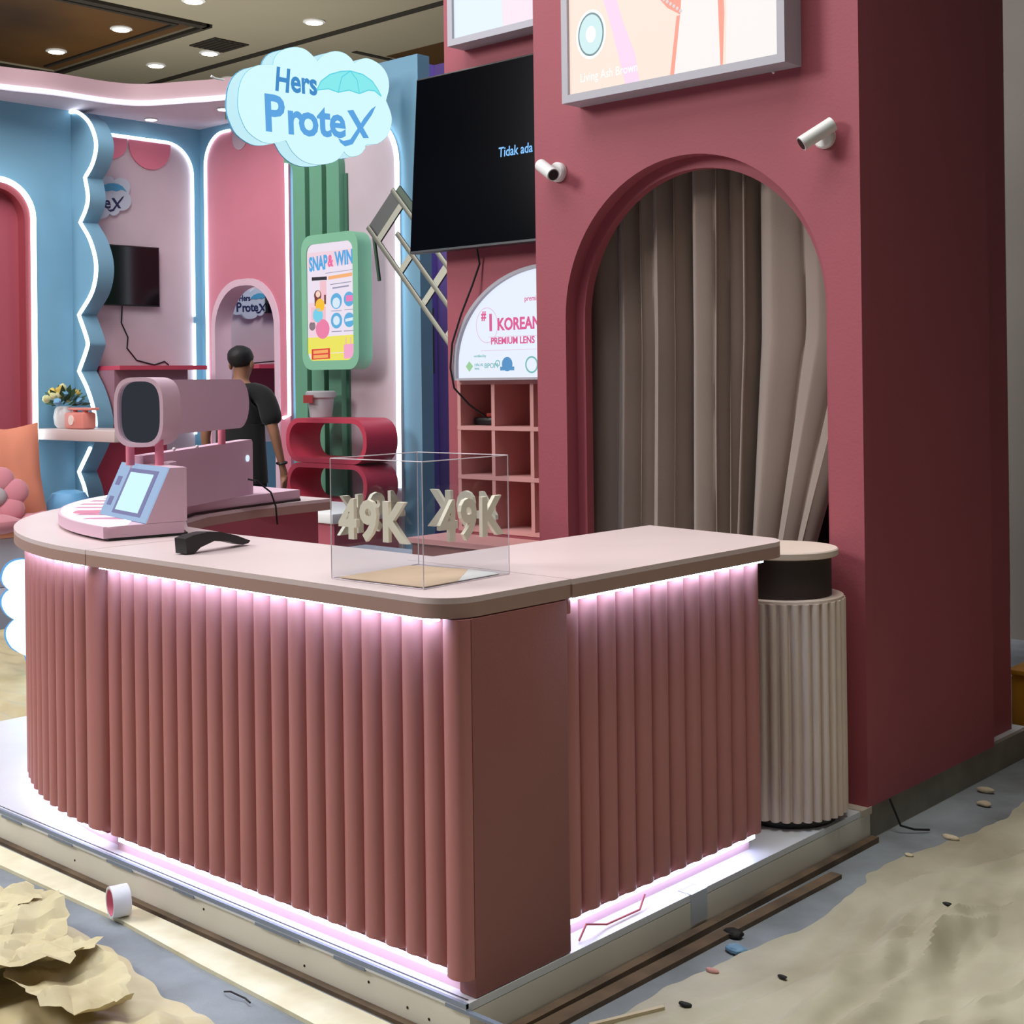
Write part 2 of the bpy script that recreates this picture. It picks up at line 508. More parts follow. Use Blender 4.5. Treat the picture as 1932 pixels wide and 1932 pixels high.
def sheet(name, fn_edge, nu, nv, zf, material, ang=80):
    def fn(u, v):
        x, y = fn_edge(u, v)
        return (x, y, FZ + 0.006 + zf(x, y))
    return MB().grid(fn, nu, nv).build(name, material, ang=ang)


SHEET2 = mat('protective_paper', (196, 190, 166), 0.55, bump=0.3, bscale=25, col2=(164, 156, 132), vscale=2.5)
FL = []
rnd = random.Random(11)
for i in range(64):
    FL.append((rnd.uniform(0.15, 3.2), rnd.uniform(-1.4, 3.6), rnd.uniform(-.30, .35), rnd.uniform(.5, 2.2), rnd.uniform(.012, .026), rnd.uniform(.015, .045), rnd.uniform(0, 50)))


def longfold(x, y):
    h = 0.0
    for fx, fy, sl, ln, wd, ht, k in FL:
        t_ = y - fy
        if abs(t_) > ln: continue
        d = x - fx - sl * t_ - .06 * noise.noise(Vector((t_ * 1.6, k, 0)))
        if abs(d) > .16: continue
        e_ = (1 - (t_ / ln) ** 2)
        h += ht * e_ * (math.exp(-(d / wd) ** 2) if d < 0 else math.exp(-(d / (wd * 2.6)) ** 2))
    return h


r_ = sheet('floor_sheet', lambda u, v: ((0.21 + 0.09 * noise.noise(Vector((v * 9, 0, 4))) + 0.10 * max(0, v * 4 - 1.2) / 2.6) + u * 3.2 + 0.02 * noise.noise(Vector((v * 60, 2, 4))), -1.6 + v * 5.6), 340, 300,
           lambda x, y: (longfold(x, y) * .7 + .062 * (plates(x, y, 5.0, LF, .22) - .3)) * min(1, max(0, x - 0.14) * 2.2) + 0.006, SHEET2, 20)
tag(r_, 'wide wrinkled tan protective film on the floor right of the counter', 'floor sheet')


def ledge_l(x):
    return -0.27 - 0.05 * noise.noise(Vector((x * 3.1, 1, 1))) - 0.025 * noise.noise(Vector((x * 11, 1, 1))) - max(0, x + 1.25) * 0.12


r_ = sheet('floor_sheet', lambda u, v: (-3.6 + u * 3.6, ledge_l(-3.6 + u * 3.6) - v * 1.2), 420, 150,
           lambda x, y: 0.085 * (crumple(x, y) - .25) * min(1, abs(y - ledge_l(x)) * 7 + .2) + 0.012 + 0.002, SHEET, 18)
tag(r_, 'crumpled brown film on the floor at the bottom left corner', 'floor sheet')
r_ = sheet('floor_sheet', lambda u, v: (-6.3 + u * 2.6 + 0.1 * wob(v * 6), -0.4 + v * 3.0 + .1 * wob(u * 5)), 160, 160,
           lambda x, y: 0.035 * plates(y, x, 9.0, LF, .22) + 0.006, SHEET, 20)
tag(r_, 'wrinkled tan film on the floor left behind the counter, under the glowing floor sign', 'floor sheet')

PAPER = mat('kraft_paper', (214, 202, 162), 0.6, bump=0.3, bscale=20, col2=(190, 176, 136), vscale=4)
PAPERS = [(-1.72, -.46, .30, .17, .5, 'torn tan paper piece nearest the left frame edge, below the plywood strip'),
          (-1.42, -.40, .26, .15, -.4, 'torn tan paper with curled edge lying just below the tape roll'),
          (-1.22, -.56, .27, .16, .9, 'creased tan paper piece lying over dark gaps at the bottom left'),
          (-0.98, -.47, .25, .14, -.2, 'curled tan paper nearest the thin bent wire'),
          (-1.50, -.62, .26, .17, 1.4, 'crumpled tan paper piece at the very bottom left corner')]
for i, (px_, py_, ra, rb, an_, lab) in enumerate(PAPERS):
    def fnp(u, v, px_=px_, py_=py_, ra=ra, rb=rb, an_=an_, i=i):
        t_ = v * 2 * pi; rr_ = u * (1 + .22 * noise.noise(Vector((cos(t_) * 2.2, sin(t_) * 2.2, i * 5))) + .10 * noise.noise(Vector((cos(t_) * 7, sin(t_) * 7, i))))
        a_, b_ = ra * rr_ * cos(t_), rb * rr_ * sin(t_)
        x = px_ + .06 + a_ * cos(an_) - b_ * sin(an_); y = py_ - .07 + a_ * sin(an_) + b_ * cos(an_)
        lift = .035 + .012 * (i % 3) + .045 * max(0, u - .55) * (0.6 + noise.noise(Vector((cos(t_) * 1.5, sin(t_) * 1.5, i + 9))) * 2)
        return (x, y, FZ + lift + .075 * (plates(x, y, 3.0 + i, CR, .4) - .3) + .01)
    tag(MB().grid(fnp, 26, 60).build('torn_paper', PAPER, ang=14), lab, 'paper', 'torn tan papers at the bottom left')
tag(MB().sph((-1.33, -.50, FZ + .075), .030, .02, .012, 10, 7, fn=lambda p: p + Vector(noise.noise_vector(p * 30)) * .012).build('floor_scrap', mat('grimy_black', (22, 20, 18), 0.7), smooth=False), 'black crumpled scrap lying on the torn tan papers at the bottom left', 'scrap')
tag(MB().tube([(-1.42, -.60, FZ + .10), (-1.37, -.57, FZ + .105), (-1.31, -.555, FZ + .10)], [.012, .016, .010], 8).build('plastic_twist', mat('clear_white_film', (236, 236, 232), .3)), 'small twisted white plastic bit on the torn tan papers', 'plastic')

BLK = mat('grimy_black', (22, 20, 18), 0.7)
CHIP = mat('pale_scrap', (206, 190, 160), 0.7)
PINKS = mat('pink_scrap', (206, 150, 140), 0.7)
BLUES = mat('blue_plastic_scrap', (110, 150, 176), 0.4)
scraps = [((0.13, 1.02), BLK, 'black twisted scrap of tape on the grey carpet by the right platform edge', 0.035),
          ((0.20, 0.93), BLUES, 'small crumpled blue plastic scrap on the carpet near the tan film', 0.04),
          ((0.27, 2.17), CHIP, 'pale wood chip on the carpet beside the dark pink booth side, nearest the film', 0.028),
          ((0.23, 1.94), CHIP, 'small white chip at the edge of the tan film, in line with the fluted stand', 0.016),
          ((0.43, 0.80), BLK, 'small black crumb lying in the folds of the tan film, near its left edge', 0.014),
          ((0.31, 0.52), BLK, 'black oval crumb near the bottom edge, right of the platform corner', 0.02),
          ((0.54, 1.57), BLK, 'black crumb farthest right on the tan film', 0.016),
          ((0.10, 2.85), CHIP, 'white splinter at the foot of the dark booth side, farthest back', 0.035),
          ((0.17, 2.68), CHIP, 'torn pale paper bit near the far end of the booth side', 0.03),
          ((0.24, 0.75), PINKS, 'tiny pink scrap beside the blue plastic scrap', 0.018)]
for (x, y), m_, lab, r in scraps:
    def fn(p, x=x, y=y):
        n3 = noise.noise_vector(p * 40) * 0.35
        return Vector((x + (p.x - x) * (1 + n3.x), y + (p.y - y) * (1 + n3.y), p.z + n3.z * 0.01))
    z = FZ + 0.012 + (0.006 + max(0, (longfold(x, y) * .7 + .062 * (plates(x, y, 5.0, LF, .22) - .3)) * min(1, max(0, x - 0.14) * 2.2)) if x > 0.2 else 0.0)
    tag(MB().sph((x, y, z), r, r * 0.55, r * 0.35, 10, 7, fn=fn).build('floor_scrap', m_, smooth=False), lab, 'scrap', 'scraps on the floor right of the platform')
tag(MB().tube([(-0.70, -0.20, FZ + 0.008), (-0.665, -0.205, FZ + 0.02), (-0.62, -0.19, FZ + 0.01), (-0.585, -0.20, FZ + 0.012)], 0.0025, 6).build('wire_bit', BLK),
    'short thin bent wire on the bluish carpet in front of the plywood strip', 'wire')
tag(MB().tube([(0.036, 2.18, 0.0), (0.06, 2.18, -0.05), (0.075, 2.185, -0.09), (0.11, 2.22, -0.105), (0.15, 2.26, -0.108)], 0.004, 6).build('loose_cable', BLK),
    'short black cable end coming out under the dark pink booth side', 'cable')
tag(MB(frame((0.24, 0.38, FZ + 0.02), (0.4, 1, 0), (-1, 0.4, 0))).box(-0.12, 0.1, -0.006, 0.006, 0, 0.01).build('wood_sliver', CHIP), 'long cream wood sliver on the carpet at the bottom edge', 'scrap')

# tape roll standing on the board
t = thing('tape_roll', 'white roll of adhesive tape standing on its rim on the plywood strip', 'tape roll', (-1.33, -0.09, FZ + 0.012))
ax = Vector((0.27, 0.96, 0)).normalized(); c0 = Vector((-1.385, -0.135, FZ + 0.012 + 0.048)); R_ = 0.048
def ring(mb, r0, r1, h0, h1, n=36):
    a = Vector((-ax.y, ax.x, 0)); vs = []
    for h in (h0, h1):
        for r in (r0, r1):
            vs += [c0 + ax * h + a * r * cos(2 * pi * i / n) + Vector((0, 0, 1)) * r * sin(2 * pi * i / n) for i in range(n)]
    fs = []
    for i in range(n):
        j = (i + 1) % n
        fs += [(i, j, n + j, n + i), (2 * n + i, 3 * n + i, 3 * n + j, 2 * n + j), (n + i, n + j, 3 * n + j, 3 * n + i), (i, 2 * n + i, 2 * n + j, j)]
    return mb.add(vs, fs)
ring(MB(), 0.041, 0.048, 0, 0.055).build('tape', TAPEW, t)
ring(MB(), 0.037, 0.0405, 0.001, 0.054).build('cardboard_core', TAPEP, t)

# ------------------------------------------------------------------ counter
RZ0, RZ1 = 0.07, 0.945


def rib_mesh(w, bulge=0.033):
    """half-round rib, width along local x, bulging to local -y, standing on z"""
    mb = MB()
    n = 14
    pts = [(-w / 2 * 0.97, 0.01)] + [(-w / 2 * 0.97 * cos(pi * i / n), -bulge * sin(pi * i / n) ** 0.9 + .006) for i in range(n + 1)] + [(w / 2 * 0.97, 0.01)]
    mb.prism(pts, RZ0, RZ1)
    return mb.mesh('rib', RIB, ang=50)


RIBM = rib_mesh(0.0805)

# front unit
cu = thing('counter_unit', 'long front counter unit clad in rose half-round ribs, facing the camera left', 'counter', (-0.8, 0.25, 0), group='counter units of the pink service counter')
MB().box(-1.64, -0.036, 0.028, 0.40, 0.055, 0.948).build('carcass', PANELP, cu)
MB().box(-1.64, -0.04, 0.05, 0.40, 0, 0.055).build('plinth', PLINTH, cu)
for i in range(20):
    x = -1.626 + 0.0785 * (i + 0.5) + 0.002
    at(RIBM, 'rib', cu, Matrix.Translation((x, 0.026, 0)))
x = -1.626 + 0.0785 * 20
# last wide rounded trim rib at the corner
MB().prism([(x + 0.002, 0.036)] + [(x + 0.040 - 0.038 * cos(pi * i / 12), 0.034 - 0.038 * sin(pi * i / 12) ** .6) for i in range(13)] + [(x + 0.078, 0.036)], RZ0 - 0.02, RZ1).build('corner_rib', RIB, cu, ang=50)
# flat side panel on the right return
MB().bbox(-0.035, 0.024, 0.037, 0.405, 0.0005, 0.946, 0.005).build('end_panel', PANELP, cu)
MB().box(-1.6, -0.035, -0.030, -0.014, 0.942, 0.9475).build('upper_light_strip', LEDP, cu)
MB().box(-1.6, -0.05, 0.028, 0.042, 0.040, 0.052).build('lower_light_strip', LEDB, cu)

# right unit
cr = thing('counter_unit', 'short ribbed counter unit on the right return, next to the cream fluted stand', 'counter', (-0.3, 0.95, 0), group='counter units of the pink service counter')
MB().box(-0.56, -0.034, 0.41, 1.412, 0.055, 0.948).build('carcass', PANELP, cr)
MB().box(-0.54, -0.06, 0.43, 1.40, 0, 0.055).build('plinth', PLINTH, cr)
for i in range(12):
    y = 0.424 + 0.0824 * (i + 0.5)
    at(RIBM, 'rib', cr, Matrix.Translation((-0.03, y, 0)) @ Matrix.Rotation(pi / 2, 4, 'Z'))
MB().box(0.006, 0.018, 0.43, 1.385, 0.942, 0.9475).build('upper_light_strip', LEDP, cr)
MB().box(-0.05, -0.036, 0.43, 1.40, 0.040, 0.052).build('lower_light_strip', LEDB, cr)
MB().tube([(-0.004, 0.47, 0.005), (-0.02, 0.52, 0.03), (-0.012, 0.6, 0.008), (-0.01, 0.75, 0.006), (-0.03, 0.8, 0.03)], 0.003, 6).build('cable', mat('pink_cable', (190, 90, 96), .5), cr)

# curved end unit
AE, BE, CX_, CY_ = 1.62, 1.36, -1.66, 1.38


def ell(a, b, t):
    return Vector((CX_ - a * sin(t), CY_ - b * cos(t), 0))


cc = thing('counter_unit', 'curved ribbed counter end at the left, under the striped pink selfie console', 'counter', (-2.6, 0.8, 0), group='counter units of the pink service counter')
# ribs spaced by arc length
ts = [i * (pi / 2) / 400 for i in range(401)]
L = [0]
for i in range(400): L.append(L[-1] + (ell(AE, BE, ts[i + 1]) - ell(AE, BE, ts[i])).length)
s_ = 0.035
while s_ < L[-1]:
    k = min(range(401), key=lambda i: abs(L[i] - s_))
    p = ell(AE, BE, ts[k]); q = ell(AE, BE, ts[k] + 0.01) - ell(AE, BE, ts[k] - 0.01)
    ang = atan2(-q.y, -q.x)
    if s_ < 0.07:
        me = rib_mesh(0.125, 0.036)
        at(me, 'rib', cc, Matrix.Translation(p) @ Matrix.Rotation(ang, 4, 'Z')); s_ += 0.103
    else:
        at(RIBM, 'rib', cc, Matrix.Translation(p) @ Matrix.Rotation(ang, 4, 'Z')); s_ += 0.0805
OUT = [tuple(ell(AE, BE, i * pi / 2 / 40).xy) for i in range(41)]
INN = [(-2.55, 1.66), (-2.47, 1.25), (-2.36, 0.92), (-2.22, 0.72), (-2.0, 0.58), (-1.66, 0.52)]
MB().prism([(p[0], p[1] + .004) for p in OUT] + [(-3.28, 1.66)] + INN, 0.055, 0.948).build('carcass', DEEP, cc)
MB().prism([(CX_ + (p[0] - CX_) * .96, CY_ + (p[1] - CY_) * .96) for p in OUT] + [(-3.2, 1.6), (-2.5, 1.6), (-2.3, .9), (-1.7, 0.5)], 0, 0.055).build('plinth', PLINTH, cc)
led = MB(); led2 = MB()
for i in range(36):
    a, b_ = ell(AE + .045, BE + .045, i * pi / 2 / 40 + 0.03), ell(AE + .045, BE + .045, (i + 1) * pi / 2 / 40 + 0.03)
    a2, b2 = ell(AE + .031, BE + .031, i * pi / 2 / 40 + 0.03), ell(AE + .031, BE + .031, (i + 1) * pi / 2 / 40 + 0.03)
    vs = [(p.x, p.y, z) for z in (0.942, 0.9475) for p in (a, b_, b2, a2)]
    led.add(vs, [(3, 2, 1, 0), (4, 5, 6, 7), (0, 1, 5, 4), (1, 2, 6, 5), (2, 3, 7, 6), (3, 0, 4, 7)])
    a, b_ = ell(AE - .012, BE - .012, i * pi / 2 / 40 + 0.03), ell(AE - .012, BE - .012, (i + 1) * pi / 2 / 40 + 0.03)
    a2, b2 = ell(AE - .03, BE - .03, i * pi / 2 / 40 + 0.03), ell(AE - .03, BE - .03, (i + 1) * pi / 2 / 40 + 0.03)
    vs = [(p.x, p.y, z) for z in (0.04, 0.052) for p in (a, b_, b2, a2)]
    led2.add(vs, [(3, 2, 1, 0), (4, 5, 6, 7), (0, 1, 5, 4), (1, 2, 6, 5), (2, 3, 7, 6), (3, 0, 4, 7)])
led.build('upper_light_strip', LEDP, cc); led2.build('lower_light_strip', LEDB, cc)

# countertops
def top_slab(name, pts, label):
    o = thing('countertop', label, 'countertop', (sum(p[0] for p in pts) / len(pts), sum(p[1] for p in pts) / len(pts), 0.95), group='blush countertops of the service counter')
    MB().prism(pts, 0.985, 1.0).build('top_board', CTOP, o)
    MB().prism(pts, 0.9485, 0.9848).build('edge_band', CEDGE, o)
    return o


main = [(-1.655, -0.045)] + arc(0.022 - 0.11, -0.045 + 0.11, 0.11, -pi / 2, 0, 10) + [(0.022, 0.422), (-0.62, 0.422), (-0.62, 0.53), (-1.655, 0.53)]
top_slab('m', main, 'long blush countertop with rounded front corner, carrying the clear acrylic box')
end = [(0.026, 0.426)] + arc(0.026 - 0.12, 1.56 - 0.12, 0.12, 0, pi / 2, 10) + [(-0.62, 1.63), (-0.62, 0.426)]
top_slab('r', end, 'blush countertop on the short right return, in front of the taupe curtain')
cv = [tuple(ell(AE + .065, BE + .065, i * pi / 2 / 40).xy) for i in range(41)] + [(-3.345, 1.70), (-2.50, 1.70)] + INN[1:-1] + [(-1.66, 0.53)]
cv = [(min(p[0], -1.6585), p[1]) for p in cv]
top_slab('c', cv, 'curved blush countertop at the left end under the striped slab')
for nm, bx in (('spacer_block', (-0.01, 0.016, 0.4055, 0.43, 0.905, 0.947)),):
    MB().bbox(*bx, b=0.003).build(nm, RIB, cu)

# kraft arch handle lying on counter
t = thing('curved_handle', 'black curved tapering handle-like strip lying on the left half of the countertop', 'handle', (-1.33, 0.2, 1.0))
fr = frame((-1.295, 0.075, 1.0), (-0.17, 0.98, 0), (0, 0, 1))
MB(fr).prism([(0, 0.004), (-.004, .052), (.03, .06), (.09, .064), (.15, .058), (.22, .04), (.285, .016), (.275, .008), (.25, .006), (.19, .022), (.12, .032), (.06, .018), (.03, 0.0)], -0.02, 0.03).build('handle_strip', BLACK, t)

# ------------------------------------------------------------------ acrylic box
BX = Vector((-0.154, 0.045, 1.0)); br = radians(3)
t = thing('acrylic_box', 'clear acrylic cube display box on the counter corner with cream price lettering', 'display box', BX, br)
W_ = Matrix.Translation(BX) @ Matrix.Rotation(br, 4, 'Z')
S = 0.345; H_ = 0.33
for nm, bx in (('pane', (-S, 0, 0, 0.003, 0.002, H_)), ('pane', (-0.003, 0, 0.0035, S - .0035, 0.002, H_)), ('pane', (-S, 0, S - .003, S, 0.002, H_)), ('pane', (-S, -S + .003, 0.0035, S - .0035, 0.002, H_))):
    MB(W_).box(*bx).build(nm, ACRYL, t, smooth=False)
e = MB(W_); r = 0.0014
cs = [(-S, 0), (0, 0), (0, S), (-S, S)]
for i, (x, y) in enumerate(cs):
    e.cyl((x, y, 0.002), (x, y, H_), r, n=6)
    x2, y2 = cs[(i + 1) % 4]
    e.cyl((x, y, H_), (x2, y2, H_), r, n=6); e.cyl((x, y, .002), (x2, y2, .002), r, n=6)
e.build('polished_edge', ACEDGE, t)
p = tag(MB(W_).prism([(-S + .012, .012), (-.012, .012), (-.012, S * .42), (-.14, S - .012), (-S + .012, S - .05)], 0.003, 0.005).build('kraft_card', KRAFT), 'tan card lying inside the clear acrylic box', 'card')
tag(MB(W_).prism([(-.012, S * .42), (-.012, S - .02), (-.14, S - .012)], 0.003, 0.0045).build('white_card', WHITE), 'small white triangular card inside the acrylic box, at its right rear', 'card')


def price(fr, label):
    o = thing('price_lettering', label, 'lettering', fr.translation)
    x = 0.0
    for ch in '49K':
        mb = MB(); text(mb, ch, 0.145, fr, x=x, y=0, d=0.006, ext=0.006, bold=0.0045, sx=0.92)
        mb.build('letter', CREAM, o, smooth=False)
        x += {'4': 0.078, '9': 0.082, 'K': 0.08}[ch]
    return o


z0 = 0.12
fr = W_ @ frame((-0.30, 0.0, z0), (1, 0, 0), (0, 0, 1)); price(fr, 'cream 49K lettering on the left front pane of the acrylic box')
fr = W_ @ frame((0.0, 0.055, z0), (0, 1, 0), (0, 0, 1)); price(fr, 'shaded 49K lettering on the right front pane of the acrylic box')
fr = W_ @ frame((-0.05, S, z0), (-1, 0, 0), (0, 0, 1)); price(fr, 'cream 49K lettering seen reversed on the right rear pane of the acrylic box')
fr = W_ @ frame((-S, 0.29, z0), (0, -1, 0), (0, 0, 1)); price(fr, 'shaded 49K lettering seen reversed on the left rear pane of the acrylic box')

# ------------------------------------------------------------------ fluted stand
SX, SY = -0.165, 1.80
t = thing('fluted_stand', 'round cream stand with fluted drum and floating disc top beside the counter', 'stand', (SX, SY, 0))
DR = 0.196
MB().cyl((SX, SY, 0.03), (SX, SY, 0.765), DR, n=48).build('drum', STAND, t)
MB().cyl((SX, SY, 0.0), (SX, SY, 0.03), DR * 0.9, n=32).build('base', BLACK, t)
MB().cyl((SX, SY, 0.765), (SX, SY, 0.775), DR + 0.012, n=48).build('drum_top', STAND, t)
fl = MB(); nfl = 34; w = 2 * pi * DR / nfl
fl.prism([(-w * .42 * cos(pi * i / 8), -0.019 * sin(pi * i / 8)) for i in range(9)] + [(w * .42, .004), (-w * .42, .004)], 0.03, 0.766)
fme = fl.mesh('flute', STAND, ang=60)
for i in range(nfl):
    a = 2 * pi * i / nfl
    at(fme, 'flute', t, Matrix.Translation((SX + DR * sin(a), SY - DR * cos(a), 0)) @ Matrix.Rotation(a, 4, 'Z'))
MB().cyl((SX, SY, 0.775), (SX, SY, 0.918), 0.168, n=32).build('stem', mat('shadow_brown_stem', (52, 38, 34), .6), t)  # dark brown carries the shadow between disc and drum
MB().lathe((SX, SY, 0), [(0.186, 0.912), (0.192, 0.916), (0.192, 0.934), (0.188, 0.938)], 56).build('disc_top', STAND, t)

# ------------------------------------------------------------------ rose booth: arch wall, side, recess wall
AX0, AX1, AY, TZ = -1.511, 0.03, 2.03, 3.75
acx, acz, ar = -0.726, 1.79, 0.622
fr = frame((0, AY, 0), (1, 0, 0), (0, 0, 1))    # normal -Y
arch = [(acx + ar, 0)] + arc(acx, acz, ar, 0, pi, 40) + [(acx - ar, 0)]
wall = MB(fr).prism([(AX0, 0), (AX0, TZ), (AX1, TZ), (AX1, 0)] + arch, -0.07, 0.0)
wl = struct(wall.build('wall_arch', PINKWALL), 'rose booth wall with the curtained archway', 'wall')
ar2 = 0.575
hole = [(acx + ar2, 0)] + arc(acx, acz, ar2, 0, pi, 40) + [(acx - ar2, 0)]
ring_ = MB(fr).prism([(acx - ar - .02, 0)] + list(reversed(arc(acx, acz, ar + .02, 0, pi, 40))) + [(acx + ar + .02, 0)] + hole, -0.115, -0.0705)
ring_.build('arch_reveal', PINKWALL, wl)
# booth box behind
s = MB(); s.box(AX1 - 0.06, AX1, AY + 0.0705, 3.1, 0, TZ)
struct(s.build('wall_side', PINKWALL), 'plain dark rose outer side wall of the booth', 'wall')
struct(MB().box(-0.10, -0.03, 3.1, 3.42, 0.0, TZ).build('wall_rear', PINKWALL), 'narrow recessed strip at the rear of the rose booth side', 'wall')
struct(MB().box(AX0, AX0 + 0.05, AY + 0.1205, 3.1, 0.01, TZ).box(AX0 + .05, AX1 - .06, 3.05, 3.1, 0.01, TZ).build('wall_back', DARKR), 'inner back of the fitting cubicle behind the curtain, coloured dark for its shade', 'wall')
struct(MB().box(AX0, AX1, AY, 3.1, TZ, TZ + 0.05).build('trim_2', PINKWALL), 'top cap of the rose booth', 'trim')

# curtain
def curtain():
    y0 = 2.27; xl, xr = acx - 0.70, acx + 0.68
    qs = [0, .115, .205, .255, .335, .385, .485, .525, .585, .615, .78, .90, 1.0]
    dp = [.03, .10, .03, .08, .10, .03, .09, .05, .10, .03, .015, .015]
    def fn(u, v):
        z = 0.02 + v * 2.46
        low = max(0, 1.7 - z)
        uu = u + 0.012 * noise.noise(Vector((u * 4, v * 1.3, 7))) * (1.6 - v)
        uu = min(.9999, max(0, uu))
        k = next(i for i in range(len(qs) - 1) if qs[i] <= uu < qs[i + 1] + 1e-9)
        t = (uu - qs[k]) / (qs[k + 1] - qs[k])
        d = dp[k] if t > .5 else dp[k - 1]
        bulge = abs(sin(pi * t)) ** .45
        y = y0 - d * (bulge - 1) * -1 - .0 - 0.006 * noise.noise(Vector((u * 14, v * 2.5, 2))) - 0.035 * bulge
        y = y0 + d * (1 - bulge) - 0.03 * bulge - 0.006 * noise.noise(Vector((u * 14, v * 2.5, 2)))
        x = xl + (xr - xl) * u + .014 * sin(2 * pi * t) - 0.36 * low * max(0, u - 0.55) / 0.45 * .9 - .03 * low * (1 - u)
        return (x, min(y, 2.42), z)
    return MB().grid(fn, 320, 40).build('curtain', CURT, ang=85)


tag(curtain(), 'taupe pleated curtain filling the rose archway', 'curtain')

# recess wall with hole for cubby shelf
RX0, RX1, RY = -2.43, AX0 - 0.002, 2.40
SX0, SX1, SZ0, SZ1 = -2.365, -1.60, 0.80, 1.535
fr2 = frame((0, RY, 0), (1, 0, 0), (0, 0, 1))
struct(MB(fr2).prism([(RX0, 0), (RX1, 0), (RX1, TZ), (RX0, TZ)], -0.08, 0, holes=[[(SX0, SZ0), (SX1, SZ0), (SX1, SZ1), (SX0, SZ1)]]).build('wall_recess', PINKWALL), 'set-back rose wall with television and arched sign', 'wall')
struct(MB().box(RX0, RX0 + 0.05, RY + 0.0805, 2.8, 0, TZ).build('wall_left', PINKWALL), 'left return of the set-back rose wall', 'wall')
SHP = mat('cubby_pink', (206, 150, 146), 0.55)
t = thing('cubby_shelf', 'built-in pink grid shelf of square cubbies under the lit arch sign', 'shelf', (-2.0, RY, SZ0))
MB().box(SX0, SX1, RY + 0.28, RY + 0.30, SZ0, SZ1).build('back_panel', DEEP, t)
for x in (SX0, -2.135, -1.885, SX1 - 0.022):
    MB().box(x, x + 0.022, RY - 0.004, RY + 0.28, SZ0 + 0.02, SZ1 - .0).build('divider', SHP, t)
for z in (SZ0, 1.055, 1.295, SZ1 - 0.018):
    MB().box(SX0, SX1, RY - 0.006, RY + 0.28, z, z + 0.02).build('shelf_board', SHP, t)
tag(MB().bbox(-2.33, -2.16, 2.47, 2.60, 1.316, 1.355, .012).build('black_pouch', BLACK), 'black pouch in the top left cubby of the pink grid shelf', 'pouch')
tag(MB().bbox(-2.27, -2.20, 2.50, 2.56, 1.3555, 1.375, .006).build('red_plug', mat('red_plastic', (170, 50, 40), .5)), 'small red plug on top of the black pouch in the cubby', 'plug')
t = thing('low_cabinet', 'pink low cabinet under the grid shelf', 'cabinet', (-2.0, 2.25, 0))
MB().box(RX0, RX1 - 0.01, 2.14, 2.398, 0.0, 0.76).build('body', PANELP, t)
MB().box(RX0 - .01, RX1 - 0.005, 2.12, 2.398, 0.7605, 0.785).build('top_board', SHP, t)

# television
t = thing('television', 'large black flat television on the set-back rose wall', 'television', (-2.0, 2.33, 2.2))
tm = Matrix.Translation((0, 2.345, 2.60)) @ Matrix.Rotation(radians(-4.0), 4, 'X') @ Matrix.Translation((0, -2.345, -2.60))
MB(tm).bbox(-2.575, -1.522, 2.315, 2.355, 2.165, 3.045, 0.006).build('housing', BLACK, t)
MB(tm).box(-2.565, -1.53, 2.311, 2.3148, 2.178, 3.035).build('screen', SCREEN, t)
MB(tm).box(-2.56, -1.54, 2.308, 2.3145, 2.166, 2.176).build('lower_bezel', mat('dark_grey', (58, 62, 66), .4), t)
mb = MB(); text(mb, 'Tidak ada sinyal', 0.066, tm @ frame((-1.985, 2.3105, 2.58), (1, 0, 0), (0, 0, 1)), d=0.0008, ext=0.0003, sx=.84, bold=.0008)
mb.build('screen_lettering', mat('screen_text', (120, 190, 255), emit=1.0), t)
MB().box(-2.1, -1.9, 2.356, 2.399, 2.5, 2.7).build('wall_bracket', BLACK, t)
MB().tube([(-2.185, 2.36, 2.18), (-2.19, 2.385, 2.10), (-2.215, 2.36, 2.0), (-2.27, 2.336, 1.86), (-2.335, 2.336, 1.72), (-2.350, 2.336, 1.60), (-2.335, 2.345, 1.5), (-2.28, 2.39, 1.42), (-2.24, 2.46, 1.36)], 0.005, 8).build('power_cable', BLACK, t)

# ---- lit arch sign
ASX = -1.74; fr3 = frame((0, RY - 0.002, 0), (1, 0, 0), (0, 0, 1))
def half_arch(cx, r, z0, rz, n=60, xm=-1.525):
    pts = [p for p in arc(cx, z0 + .06, r, 0, pi, n, rz) if p[0] < xm]
    zt = z0 + .06 + rz * sqrt(1 - ((xm - cx) / r) ** 2)
    return [(cx - r, z0), (xm, z0), (xm, zt)] + pts
t = thing('arched_lightbox', 'lit white arched sign about lenses under the large television', 'sign', (ASX, RY, 1.54))
MB(fr3).prism(half_arch(ASX, 0.61, 1.537, 0.475), 0.0, 0.05, holes=[half_arch(ASX, 0.585, 1.548, 0.448, xm=-1.535)]).build('frame', GREYF, t)
AW = mat('arch_screen', (232, 240, 255), emit=0.98)
asc = MB(fr3).prism(half_arch(ASX, 0.5848, 1.5483, 0.4478, xm=-1.536), 0.002, 0.03).build('screen', AW, t)
def P3(hexcol, name, e=0.9): return mat(name, hexcol, emit=e)
PK = P3((226, 92, 150), 'print_magenta'); LPK = P3((236, 190, 220), 'print_light_pink'); TL = P3((120, 190, 190), 'print_teal'); BLP = P3((84, 150, 205), 'print_blue'); GRN = P3((160, 214, 160), 'print_green')
for wd, sz, x_, z_, bd, sx_ in (('#', .062, -2.165, 1.828, .002, .8), ('1', .110, -2.128, 1.775, .004, .85), ('KOREAN', .080, -2.062, 1.775, .0024, .86),
                                ('PREMIUM LENS', .046, -2.105, 1.708, .0010, .92), ('premium', .035, -1.885, 1.905, 0, .9)):
    mb = MB(); text(mb, wd, sz, fr3, x_, z_, .031, bold=bd, sx=sx_); mb.build('print_word', PK, asc)
mb = MB()
